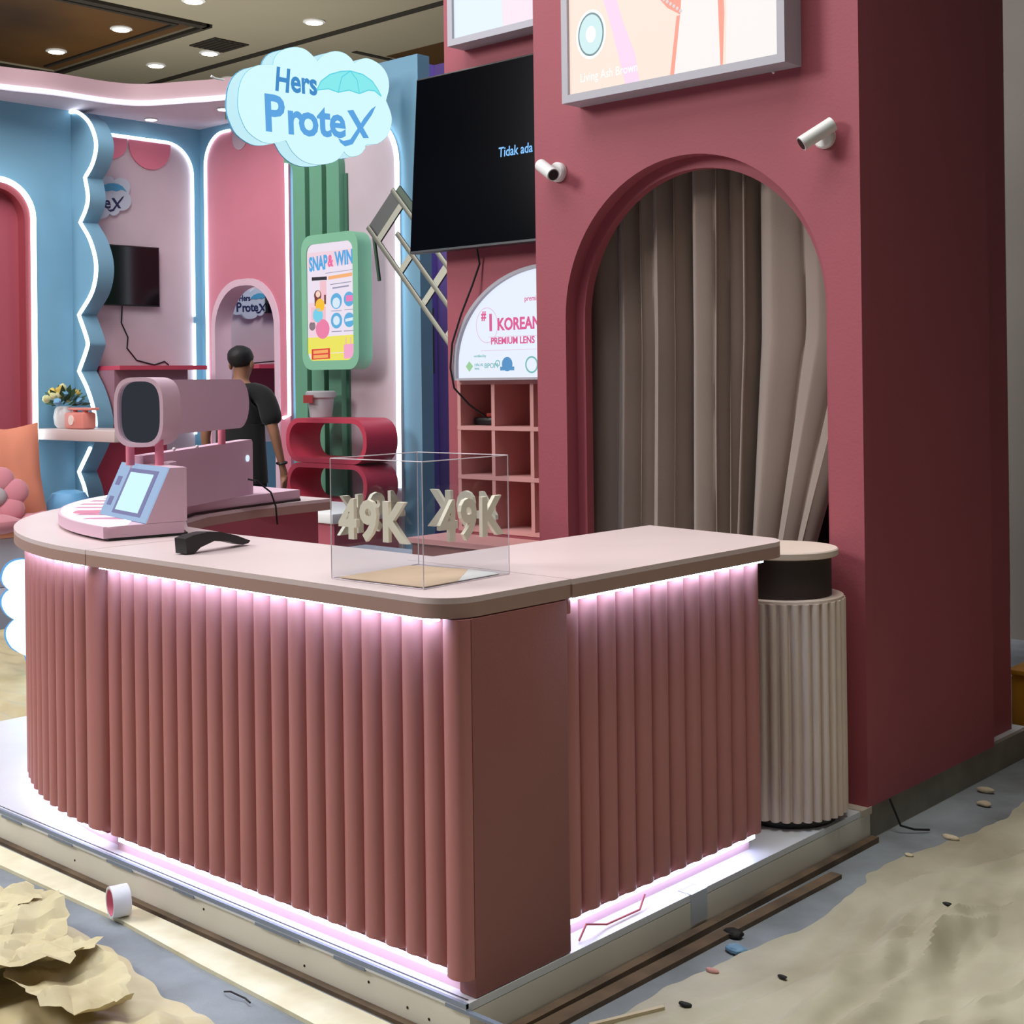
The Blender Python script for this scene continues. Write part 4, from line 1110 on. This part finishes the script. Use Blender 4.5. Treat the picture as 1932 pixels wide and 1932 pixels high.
# glowing cloud standing on floor behind counter
o = thing('cloud_sign', 'glowing white cloud light box standing on the floor behind the counter left end', 'sign', (-4.9, 1.45, FZ))
fs = frame((-4.72, 1.545, 0.22), (0.25, 0.97, 0), (0, 0, 1)); CLR = [(-p[1] * .66, p[0] * .50) for p in CL]
GL = mat('floor_sign_glow', (214, 246, 255), emit=1.5)
MB(fs).prism(CLR, -0.12, 0.0).build('glowing_body', GL, o)
MB(fs).prism([(p[0] * 1.03, p[1] * 1.02) for p in CLR], -0.13, -0.1205).build('back_board', TXTB, o)
MB(fs).box(-.15, .15, -.39, -.35, -.11, -.02).build('foot', WHITE, o)

# partition with scalloped edge (front face y = 3.37), neon
YP = 3.37
sc_pts = [(-7.67, 3.74), (-7.55, 3.72), (-7.40, 3.63), (-7.31, 3.51), (-7.29, 3.40), (-7.35, 3.28), (-7.46, 3.19), (-7.42, 3.04), (-7.45, 2.94), (-7.54, 2.84), (-7.39, 2.68), (-7.31, 2.48), (-7.37, 2.28), (-7.58, 2.10), (-7.46, 1.90), (-7.47, 1.82), (-7.59, 1.65), (-7.46, 1.50), (-7.37, 1.33), (-7.35, 1.21), (-7.40, 1.08), (-7.61, 0.84), (-7.52, 0.70), (-7.48, 0.5), (-7.5, 0.1)]
def scal(pts, cusps):
    out = []
    for i in range(len(pts) - 1):
        p0 = Vector(pts[max(i - 1, 0)]); p1 = Vector(pts[i]); p2 = Vector(pts[i + 1]); p3 = Vector(pts[min(i + 2, len(pts) - 1)])
        if i in cusps: p0 = p1 - (p2 - p1)
        if i + 1 in cusps: p3 = p2 + (p2 - p1)
        for k in range(5):
            t_ = k / 5
            q = 0.5 * ((2 * p1) + (-p0 + p2) * t_ + (2 * p0 - 5 * p1 + 4 * p2 - p3) * t_ ** 2 + (-p0 + 3 * p1 - 3 * p2 + p3) * t_ ** 3)
            out.append((q.x, q.y))
    return out + [pts[-1]]
SC = scal(sc_pts, (0, 6, 9, 13, 16, 21))
fP = frame((0, YP, 0), (1, 0, 0), (0, 0, 1))
t = thing('scalloped_screen', 'blue room divider with wavy scalloped edge and white outline light', 'screen', (-7.5, YP, 0.1))
MB(fP).prism([(XB + .001, 0.1), (XB + .001, 3.74)] + SC, -0.14, 0).build('board', BLUE, t)
i0 = next(i for i, p in enumerate(SC) if p[1] < 1.20); i1 = next(i for i, p in enumerate(SC) if p[1] < 1.08)
MB(fP).tube([(p[0] - .012, p[1], .012) for p in SC[:i0]], .015, 8).build('outline_light', NEON, t)
MB(fP).tube([(p[0] - .012, p[1], .012) for p in SC[i1:]], .015, 8).build('outline_light', NEON, t)

# left wall arch
t = thing('lit_alcove', 'deep rose arched wall recess with bright outline at the left edge', 'alcove', (XB, 2.2, 0.1))
AP = arch_rect(1.2, 2.95, 0.1, 3.11, 0.28)
MB(fB).prism(AP, 0.001, 0.01).build('panel_board', DEEP, t)
MB(fB).prism(AP, 0.0101, 0.12, holes=[arch_rect(1.25, 2.90, 0.13, 3.06, 0.24)]).build('reveal', mat('reveal_red', (150, 60, 70), .6), t)
MB(fB).tube([(2.96, 0.7, .13)] + [(p[0], p[1], .13) for p in arc(2.68, 2.84, .285, 0, pi / 2, 10)] + [(1.2, 3.125, .13)], .022, 8).build('outline_light', mat('neon_bright', (225, 250, 255), emit=5.5), t)

# canopy
CNP = [(-7.33, 1.6), (-7.33, 2.1), (-7.33, 2.58), (-7.25, 2.97), (-7.24, 3.43), (-7.13, 3.68), (-6.82, 3.86), (-6.46, 4.03), (-5.9, 4.15), (-5.3, 4.2)]
cs_ = scal(CNP, ())
t = thing('booth_canopy', 'pale pink curved canopy rim with white light line over the far booth', 'canopy', (-7.2, 3.4, 3.75))
MB().prism(cs_ + [(-5.3, YC + .1), (XB - .15, YC + .1), (XB - .15, 1.6)], 3.755, 3.80).build('soffit', mat('soffit_pink', (206, 184, 194), .6), t)
MB().prism(cs_ + [(p[0] - .04, p[1] + .04) for p in reversed(cs_)], 3.80, 3.93).build('fascia', mat('fascia_pink', (172, 140, 146), .6), t)
MB().tube([(p[0] + .012, p[1] - .012, 3.778) for p in cs_], .014, 8).build('outline_light', NEON, t)
for x, y, lab in ((-7.55, 4.02, 'round recessed lamp in the pink canopy soffit, left one'), (-6.78, 4.20, 'round recessed lamp in the pink canopy soffit beside the cloud sign')):
    q = thing('soffit_lamp', lab, 'light', (x, y, 3.75), group='recessed lamps in the canopy soffit')
    MB().cyl((x, y, 3.7548), (x, y, 3.745), .055, n=20).build('trim_ring', WHITE, q); MB().cyl((x, y, 3.7449), (x, y, 3.742), .045, n=20).build('lens', mat('soffit_lamp_glow', (255, 252, 248), emit=8), q)
for i, (x, y) in enumerate([(-7.45, 3.45), (-7.38, 3.85)]):
    q = tag(MB().sph((x, y, 3.94), .05, .05, .035).build('dome_cap', WHITE), ['white dome on top of the canopy, left one', 'white dome on top of the canopy, right one'][i], 'cap')
tag(MB().box(-6.9, -5.3, 4.30, YC - .001, 3.70, 3.7545).build('green_valance', GREEN), 'green strip under the canopy left of the cloud sign', 'valance')

# pale panel right on C with green columns
t = thing('lit_alcove', 'pale lilac arched wall panel with white outline light, behind the tilted ladder', 'alcove', (-5.7, YC, 0.1))
MB(f).prism(rrect(-6.34, -5.13, 0.1, 3.55, 0.38, 10, (0, 0, 1, 0)), 0.001, 0.025).build('panel_board', PALE, t)
MB(f).tube([(-5.55, 3.55, .035)] + [(p[0], p[1], .035) for p in reversed(arc(-5.51, 3.17, .38, 0, pi / 2, 10))] + [(-5.13, 2.7, .035), (-5.15, 0.74, .035)], .018, 8).build('outline_light', NEON, t)
t = thing('green_arch', 'sage green three-ribbed arch column behind the lit kiosk', 'column', (-6.0, YC, 0.1))
for k in range(3):
    x = -6.27 + k * 0.195
    pts = [(x, 0.1), (x + .15, 0.1)] + arc(x + .15 - .24, 3.20, .24, 0, pi / 2, 10, .24) + [(x - .09 - .02, 3.44), (x - .11, 3.30)] + arc(x - .09, 3.20, .09, pi / 2, 0, 6, .10)
    MB(f).prism(pts, 0.026 + .001 * k, 0.11 - k * .01).build('rib', GREEN, t)
    MB(f).prism([(x + .15, .1), (x + .185, .1), (x + .185, 3.15), (x + .15, 3.15)], 0.026, 0.04).build('groove', mat('green_shade', (70, 112, 92), .6), t)

# kiosk
KY = 4.30
kx0, kx1, kz0, kz1 = -5.94, -5.28, 1.63, 2.66
fk = frame((0, KY, 0), (1, 0, 0), (0, 0, 1))
t = thing('wall_kiosk', 'green framed lit vertical poster kiosk on the ribbed green column', 'kiosk', ((kx0 + kx1) / 2, KY, kz0))
MB(fk).prism(rrect(kx0, kx1, kz0, kz1, .11, 8), -0.135, 0.0, holes=[rrect(kx0 + .06, kx1 - .06, kz0 + .07, kz1 - .07, .07, 8)]).build('frame', GREEND, t)
kscr = MB(fk).prism(rrect(kx0 + .06, kx1 - .06, kz0 + .07, kz1 - .07, .07, 8), -0.04, -0.01).build('screen', mat('kiosk_white', (238, 226, 240), emit=.98), t)
X0, X1, Z0, Z1 = kx0 + .06, kx1 - .06, kz0 + .07, kz1 - .07; KWW, KHH = X1 - X0, Z1 - Z0
def kp(name, col, shapes, d=-.0095, e=.95):
    m_ = mat('kp_' + name, col, emit=e)
    if name == 'print_lines':
        mb = MB(fk)
        for sh in shapes: mb.prism([(X0 + u * KWW, Z0 + v_ * KHH) for u, v_ in sh], d, d + .0008)
        return tag(mb.build(name, m_, kscr), kind='stuff')
    for sh in shapes: MB(fk).prism([(X0 + u * KWW, Z0 + v_ * KHH) for u, v_ in sh], d, d + .0008).build(name, m_, kscr)
def rc(u0, u1, v0, v1, sk=0.0): return [(u0, v0), (u1, v0 + sk), (u1, v1 + sk), (u0, v1)]
def ci(u, v_, r): return [(u + r * cos(a) , v_ + r * .56 * sin(a)) for a in [2 * pi * i / 24 for i in range(24)]]
kp('print_blush', (246, 214, 226), [rc(0, 1, .8, .93), rc(0.02, .3, .2, .5)])
kp('print_base', (240, 232, 96), [rc(0.0, 1, .06, .20, .01), rc(0.06, .94, .0, .06, .0)])
kp('print_banner', (250, 180, 120), [rc(.46, .97, .685, .715, .015)])
kp('print_phone', (40, 36, 46), [rc(.10, .43, .69, .72, -.005), ci(.10, .30, .07)])
kp('print_phone_screen', (246, 196, 208), [rc(.28, .42, .52, .68), rc(.08, .40, .33, .46)], -.0085)
kp('print_figure', (124, 66, 62), [ci(.23, .56, .08), rc(.16, .21, .47, .56), rc(.37, .41, .48, .56)], -.0075)
kp('print_shirt', (250, 196, 60), [ci(.28, .475, .10), rc(.20, .36, .43, .48)], -.007)
kp('print_face', (250, 214, 196), [ci(.24, .57, .05)], -.0065)
kp('print_sky', (120, 210, 236), [ci(.23, .39, .11)], -.007)
kp('print_bubble', (240, 130, 170), [ci(.33, .27, .15)], -.007)
kp('print_icons', (96, 176, 224), [ci(.63, .50, .12), ci(.90, .51, .11), ci(.63, .335, .12), ci(.90, .335, .11)], -.0085)
kp('print_icon_fill', (220, 238, 250), [ci(.63, .485, .08), ci(.63, .335, .07), rc(.82, .98, .32, .345, .01)], -.0075)
kp('print_icon_pink', (240, 130, 190), [rc(.84, .98, .49, .54)], -.0075)
kp('print_ticket', (226, 60, 60), [rc(.08, .48, .01, .10, .005)], -.0085)
kp('print_ticket_fill', (250, 176, 100), [rc(.12, .44, .06, .088, .005), rc(.12, .44, .02, .048, .005)], -.0075)
kp('print_bag', (246, 170, 206), [rc(.78, .98, .01, .13, .005), rc(.82, .835, .13, .19), rc(.92, .935, .13, .19)], -.0085)
kp('print_lines', (150, 150, 176), [rc(.5, .95, .64, .647, .01), rc(.55, .9, .605, .617, .01), rc(.52, .74, .415, .42), rc(.8, .98, .42, .425), rc(.52, .74, .24, .247), rc(.78, .98, .24, .247), rc(.4, .98, .74, .745, .01)])
for wd, u_, v_, sx_ in (('SNAP', .05, .775, .62), ('WIN', .62, .80, .68)):
    mb = MB(); text(mb, wd, .145, fk, X0 + u_ * KWW, Z0 + v_ * KHH, -.0085, bold=.006, sx=sx_, rot=.04); mb.build('print_title', mat('kiosk_title', (84, 170, 230), emit=.95), kscr)
mb = MB(); text(mb, '&', .12, fk, X0 + .46 * KWW, Z0 + .80 * KHH, -.008, bold=.005, sx=.75); mb.build('print_title_mark', mat('kiosk_title2', (240, 110, 160), emit=.95), kscr)
MB(f).box(-5.8, -5.4, 1.9, 2.4, .16, .03 + .001).build('wall_bracket', GREEN, t) if False else None

# crimson shelf, dispenser
t = thing('pill_shelf', 'crimson double shelf of two stacked rounded open boxes under the green kiosk', 'shelf', (-5.45, 4.3, 0.6))
fsf = frame((0, 4.10, 0), (1, 0, 0), (0, 0, 1))
for za, zb in ((0.94, 1.27), (0.63, 0.937)):
    MB(fsf).prism(rrect(-5.90, -4.98, za, zb, .15, 10), -0.30, 0.0, holes=[rrect(-5.86, -5.02, za + .035, zb - .035, .12, 10)]).build('rounded_box', SHELFR, t)
for x in (-5.7, -5.2):
    MB().box(x, x + .06, 4.2, 4.5, 0.1, 0.63).build('leg', DEEP, t)
t = thing('dispenser', 'grey clear-sided dispenser with red label on top of the crimson shelf', 'dispenser', (-5.75, 4.3, 1.271))
MB().lathe((-5.75, 4.32, 1.271), [(.085, 0), (.10, .14), (.115, .15), (.115, .19), (.10, .2)], 24).build('cup', mat('grey_translucent', (176, 176, 180), .4), t)
MB().box(-5.80, -5.69, 4.19, 4.2, 1.38, 1.44).build('label_patch', mat('red_label', (150, 50, 50), .5), t)

# purple booth further back, blue column
struct(MB().box(-7.2, -2.0, 6.5, 6.6, FZ, 4.46).build('wall_purple', PURPLE), 'purple wall of the next booth, seen beside the large television', 'wall')
struct(MB().box(-6.75, -6.70, 6.42, 6.498, FZ, 4.46).build('trim_5', mat('violet_light', (120, 100, 190), .6)), 'lighter violet pilaster on the purple wall', 'trim')
tag(MB().box(-6.66, -6.64, 6.38, 6.40, 1.6, 2.2).build('hanging_rod', STEEL), 'thin metal rod on the purple wall below the ladder', 'rod')

# ladder
t = thing('folding_ladder', 'aluminium folding ladder leaning diagonally behind the television', 'ladder', (-1.9, 3.6, FZ))
A0 = Vector((-4.37, 3.60, 2.55)); dl = Vector((0.73, 0, -0.77)).normalized(); LL = 3.4
wv = Vector((0.13, 0.10, 0.24)); nv_ = Vector((.10, .05, .075))
def rail(p, L_, name='stile'):
    e1 = p + dl * L_; side = wv.normalized(); up_ = dl.cross(side).normalized()
    fr_ = frame(p, dl, side); MB(fr_).bbox(0, L_, -.016, .016, -.012, .012, .003).build(name, STEEL, t)
rail(A0, 3.67); rail(A0 + wv, 3.66); rail(A0 + nv_ + dl * .18, 3.4); rail(A0 + wv * 1.75 + nv_ + dl * .15, 3.4)
for i in range(9):
    p = A0 + dl * (.14 + i * .30)
    fr_ = frame(p, wv, dl); MB(fr_).box(0, wv.length, -.022, .022, -.008, .008).build('rung', STEEL, t)
    p = A0 + nv_ + dl * (.36 + i * .30)
    fr_ = frame(p, wv, dl); MB(fr_).box(0, wv.length * 1.75, -.012, .012, -.006, .006).build('brace', STEEL, t)
fr_ = frame(A0 + dl * .0, wv, dl)
MB(fr_).box(.01, wv.length - .01, -.01, .13, .012, .03).build('top_step', mat('black_step', (40, 46, 44), .5), t)
MB(fr_).box(wv.length, wv.length * 1.2, .02, .42, .01, .04).build('top_bracket', mat('green_black_bracket', (26, 60, 36), .5), t)
MB().cyl(A0 + dl * .08, A0 + dl * .08 + Vector((.05, 0, -.30)), .012).build('strut', mat('green_black_bracket', (26, 60, 36), .5), t)

# floating shelf, vase, radio
t = thing('floating_shelf', 'pale wood shelf crossing the scalloped blue screen, holding flowers', 'shelf', (-7.2, 3.15, 1.1))
MB().bbox(XB + .001, -6.5, 3.0, 3.367, 1.115, 1.20, .008).build('shelf_board', mat('pale_beech', (206, 188, 186), .5), t)
t = thing('flower_vase', 'white vase with yellow and blue flowers on the floating shelf', 'vase', (-7.47, 3.15, 1.2))
MB().lathe((-7.47, 3.15, 1.2015), [(.05, 0), (.075, .03), (.082, .09), (.07, .15), (.055, .17), (.05, .172)], 24).build('vase_body', mat('vase_white', (214, 212, 214), .35), t)
for k in range(46):
    a = random.uniform(0, 2 * pi); e_ = random.uniform(.1, 1.4); L_ = random.uniform(.10, .19)
    d = Vector((cos(a) * cos(e_) * 1.25, sin(a) * cos(e_), sin(e_) * .95)); p = Vector((-7.47, 3.15, 1.37)) + d * L_ * .55
    s_ = d.orthogonal().normalized() * .022; q = p + d * .10
    MB().add([p - s_ * .3, p + s_ * .3, (p + q) / 2 + s_, q, (p + q) / 2 - s_], [(0, 1, 2, 3, 4)]).build('leaf', mat('leaf_green', (46, 74, 44), .6), t, smooth=False)
fl_cols = [('yellow', (206, 176, 84)), ('blue', (120, 176, 216)), ('cream', (204, 200, 150))]
for k in range(18):
    a = random.uniform(0, 2 * pi); e_ = random.uniform(.15, 1.5)
    d = Vector((cos(a) * cos(e_) * 1.3, sin(a) * cos(e_), sin(e_))); p = Vector((-7.47, 3.15, 1.375)) + d * random.uniform(.10, .15)
    nm, cl = fl_cols[1] if d.x > .35 else fl_cols[random.choice((0, 2))]
    def pf(v_, p=p):
        r0 = v_ - p; return p + r0 * (1 + .35 * noise.noise(v_ * 60))
    MB().sph(tuple(p), .03, nu=10, nv=7, fn=pf).build('flower', mat('petal_' + nm, cl, .7), t)
t = thing('toy_radio', 'coral retro radio with handle on the floating shelf beside the vase', 'radio', (-7.17, 3.12, 1.2))
CO = mat('coral_plastic', (224, 140, 128), .45)
MB().bbox(-7.32, -7.04, 3.06, 3.18, 1.2015, 1.33, .02).build('body', CO, t)
MB().bbox(-7.30, -6.96, 3.08, 3.16, 1.345, 1.365, .008).build('handset', CO, t)
MB().cyl((-7.25, 3.12, 1.33), (-7.25, 3.12, 1.346), .02).cyl((-7.10, 3.12, 1.33), (-7.10, 3.12, 1.346), .02).build('cradle', CO, t)
MB(frame((-7.2, 3.059, 1.27), (1, 0, 0), (0, 0, 1))).cyl((0, 0, 0), (0, 0, .008), .038, n=20).build('dial', mat('dial_cream', (240, 220, 210), .4), t)
# blue ball stool under the shelf
tag(MB().lathe((-7.15, 3.0, 0.1), [(.14, 0), (.16, .03), (.16, .55), (.12, .62), (.06, .64)], 24).build('round_stool', mat('stool_blue', (110, 176, 224), .5)), 'sky blue rounded stool below the floating shelf', 'stool')

# bench and cushions
t = thing('bench', 'white built-in bench below the deep rose arch, with cushions', 'bench', (-7.3, 2.2, .1))
MB().bbox(XB + .13, -6.9, 0.9, 2.82, 0.101, 0.45, .01).build('bench_base', mat('bench_white', (204, 204, 212), .5), t)
MB().bbox(XB + .13, -6.88, 0.9, 2.82, 0.451, 0.50, .02).build('seat_pad', PEACH, t)


def cushion(c, u, v_, th, hw, hh, m_, label, name='cushion'):
    u = Vector(u).normalized(); v_ = Vector(v_).normalized(); n_ = u.cross(v_)
    def fn(p):
        x, y, z = p
        pin = 1 + .13 * (abs(x * y)) ** 1.5
        zz = z * max(0.05, (1 - abs(x) ** 3.2) * (1 - abs(y) ** 3.2)) ** .45
        cr = .04 * noise.noise(Vector((x * 2.4, y * 2.4, c[0] * 3)))
        w_ = Vector(c) + u * x * pin * hw + v_ * y * pin * hh + n_ * (zz * th + cr * th * 2)
        return w_
    mb = MB()
    for sgn in (1, -1):
        mb.grid(lambda a, b_, sgn=sgn: fn(((a * 2 - 1) * (sgn), b_ * 2 - 1, sgn)), 22, 22)
    return tag(mb.build(name, m_, ang=80), label, 'cushion', 'cushions on the white bench')


cushion((-7.22, 2.56, 0.86), (0.25, 0.97, 0), (-.22, 0, 1), .09, .22, .36, ORANGE, 'tall orange cushion leaning at the right end of the white bench')
cushion((-7.20, 2.10, 0.78), (0.1, 1, 0), (-.3, 0, 1), .09, .28, .27, PEACH, 'light peach cushion at the left edge behind the pink flower plush')
# flower plush
t = thing('flower_plush', 'pink flower-shaped plush pillow with grey centre on the bench', 'pillow', (-7.0, 2.36, .5))
fc = Vector((-6.98, 2.34, .74)); fu = Vector((.45, .89, 0)).normalized(); fw = Vector((-.2, .1, .97)).normalized(); fnn = fu.cross(fw).normalized()
FR = Matrix((fu, fw, fnn)).transposed().to_4x4(); FR.translation = fc
for k in range(6):
    a = k * pi / 3 + .3
    MB(FR).sph((cos(a) * .13, sin(a) * .13, 0), .095, .095, .05, 16, 10).build('petal', PINKC, t)
MB(FR).sph((0, 0, .03), .07, .07, .045).build('flower_centre', mat('plush_grey', (176, 164, 168), .9), t)
for i, (x, y, z, rx, ry) in enumerate([(-6.95, 2.28, .555, .18, .22), (-6.86, 2.60, .55, .15, .16), (-6.96, 1.98, .56, .16, .2)]):
    def pf(v_, x=x): return v_ + Vector((0, 0, .02 * noise.noise(v_ * 9)))
    tag(MB().sph((x, y, z), rx, ry, .065, 20, 12, fn=pf, e=.8).build('plush_pillow', PINKC), ['flat pink plush pillow lying on the bench below the flower plush', 'small flat pink plush pillow at the front right end of the bench', 'pink plush pillow lying at the left edge of the bench'][i], 'pillow', 'flat plush pillows on the bench')


# ------------------------------------------------------------------ man
def skin_mesh(nodes, edges, parent, name, m_, M_, sub=1):
    me = bpy.data.meshes.new(name); me.from_pydata([n[0] for n in nodes], edges, [])
    o = bpy.data.objects.new(name, me); COL.objects.link(o)
    sk = o.modifiers.new('Skin', 'SKIN'); sk.use_smooth_shade = True
    for i, n in enumerate(nodes):
        v_ = me.skin_vertices[0].data[i]; r_ = n[1]
        v_.radius = r_ if isinstance(r_, tuple) else (r_, r_); v_.use_root = (i == 0)
    ss = o.modifiers.new('Subsurf', 'SUBSURF'); ss.levels = sub; ss.render_levels = sub
    dg = bpy.context.evaluated_depsgraph_get(); dg.update()
    ev = bpy.data.meshes.new_from_object(o.evaluated_get(dg))
    vs = [v_.co.copy() for v_ in ev.vertices]; fs = [tuple(p.vertices) for p in ev.polygons]
    bpy.data.objects.remove(o); bpy.data.meshes.remove(me); bpy.data.meshes.remove(ev)
    return MB(M_).add(vs, fs).build(name, m_, parent, ang=80)


MANP = Vector((-5.54, 3.42, 0.10)); man_rz = radians(24)
mt = thing('person', 'man in black T-shirt and trousers seen from behind, standing in the far booth', 'person', MANP, man_rz)
MM = Matrix.Translation(MANP) @ Matrix.Rotation(man_rz, 4, 'Z')
N = []; Ed = []
def nd(p, r, par=None):
    N.append((p, r)); i = len(N) - 1
    if par is not None: Ed.append((par, i))
    return i
pel = nd((0, 0, .90), (.125, .10)); sp = nd((0, -.01, 1.05), (.115, .085), pel); ch_ = nd((0, -.01, 1.25), (.135, .095), sp); nb = nd((0, .0, 1.39), (.075, .065), ch_)
nk = nd((0, .01, 1.45), .052, nb); h0 = nd((0, .025, 1.51), (.062, .07), nk); h1 = nd((0, .03, 1.585), (.073, .09), h0); h2 = nd((0, .02, 1.65), (.06, .07), h1)
nd((0, .125, 1.555), .012, h1)
for s in (-1, 1):
    sh = nd((s * .185, 0, 1.355), .056, nb); 
    el = nd((s * .275, -.02, 1.09), .040, sh); wr = nd((s * .295, .05, .86), .026, el); pm = nd((s * .298, .065, .80), (.030, .018), wr); pe = nd((s * .298, .075, .765), (.034, .014), pm)
    for k, (off, ln) in enumerate(((-.027, .065), (-.009, .075), (.009, .07), (.026, .055))):
        a = nd((s * .298 + .002, .075 + off, .738), .009, pe); b2 = nd((s * .292, .083 + off, .738 - ln * .55), .008, a); nd((s * .285, .092 + off, .738 - ln), .006, b2)
    th = nd((s * .29, .10, .80), .011, pm); nd((s * .283, .118, .765), .009, th)
    hp = nd((s * .09, 0, .84), .085, pel); kn = nd((s * .10, .02, .47), .052, hp); an = nd((s * .10, -.01, .07), .034, kn); nd((s * .11, .12, .03), .028, an)
skin_mesh(N, Ed, mt, 'body', SKIN, MM, 2)
N2 = [((0, -.005, .78), (.18, .13)), ((0, -.01, 1.03), (.175, .12)), ((0, -.01, 1.24), (.185, .125)), ((0, .0, 1.385), (.095, .078)), ((0, .005, 1.42), (.06, .058)),
      ((-.195, 0, 1.355), .082), ((-.27, -.015, 1.13), .082), ((.195, 0, 1.355), .082), ((.27, -.015, 1.13), .082)]
skin_mesh(N2, [(0, 1), (1, 2), (2, 3), (3, 4), (3, 5), (5, 6), (3, 7), (7, 8)], mt, 'shirt', CLOTHB, MM, 2)
def loft(mb, rings, n=20):
    vs = []; fs = []
    for cx_, cy_, z, rx, ry in rings:
        vs += [(cx_ + rx * cos(2 * pi * i / n), cy_ + ry * sin(2 * pi * i / n), z) for i in range(n)]
    for j in range(len(rings) - 1):
        fs += [(j * n + i, j * n + (i + 1) % n, (j + 1) * n + (i + 1) % n, (j + 1) * n + i) for i in range(n)]
    fs += [tuple(range(n - 1, -1, -1)), tuple(range((len(rings) - 1) * n, len(rings) * n))]
    return mb.add(vs, fs)
tr = MB(MM)
loft(tr, [(0, 0, .76, .175, .125), (0, 0, .84, .183, .13), (0, 0, .93, .17, .125), (0, 0, 1.0, .155, .115)])
for s_ in (-1, 1): loft(tr, [(s_ * .105, -.01, .07, .066, .075), (s_ * .10, .0, .25, .07, .078), (s_ * .098, .015, .47, .078, .085), (s_ * .093, .0, .65, .09, .105), (s_ * .09, 0, .80, .095, .12)])
tr.build('trousers', CLOTHB, mt, ang=80)
hem = MB(MM); loft(hem, [(0, 0, .735, .198, .142), (0, -.003, .86, .194, .138), (0, -.005, 1.0, .186, .130), (0, -.005, 1.15, .182, .124)]); hem.build('shirt_hem', CLOTHB, mt, ang=80)
def hairf(v_): return v_ + Vector((0, 0, 0)) + Vector(noise.noise_vector(v_ * 40)) * .004
MB(MM).sph((0, .008, 1.622), .088, .106, .082, 20, 12, fn=hairf).build('hair', HAIR, mt)
MB(MM).sph((-.084, .02, 1.565), .014, .022, .032).sph((.084, .02, 1.565), .014, .022, .032).build('ear', SKIN, mt)
MB(MM).sph((-.03, .112, 1.585), .012, .008, .008).sph((.03, .112, 1.585), .012, .008, .008).build('eye', WHITE, mt)
MB(MM).sph((0, .112, 1.515), .024, .006, .006).build('mouth', mat('lips', (150, 80, 76), .5), mt)
for s in (-1, 1): MB(MM).sph((s * .105, .06, .045), .05, .135, .045, 14, 8, e=.8).build('shoe', BLACK, mt)
MB(MM).tube([(.296 + .033 * cos(a), .045 + .033 * sin(a), .875 + .004 * sin(a)) for a in [2 * pi * i / 20 for i in range(20)]], .009, 8, closed=True).build('wristwatch', BLACK, mt)
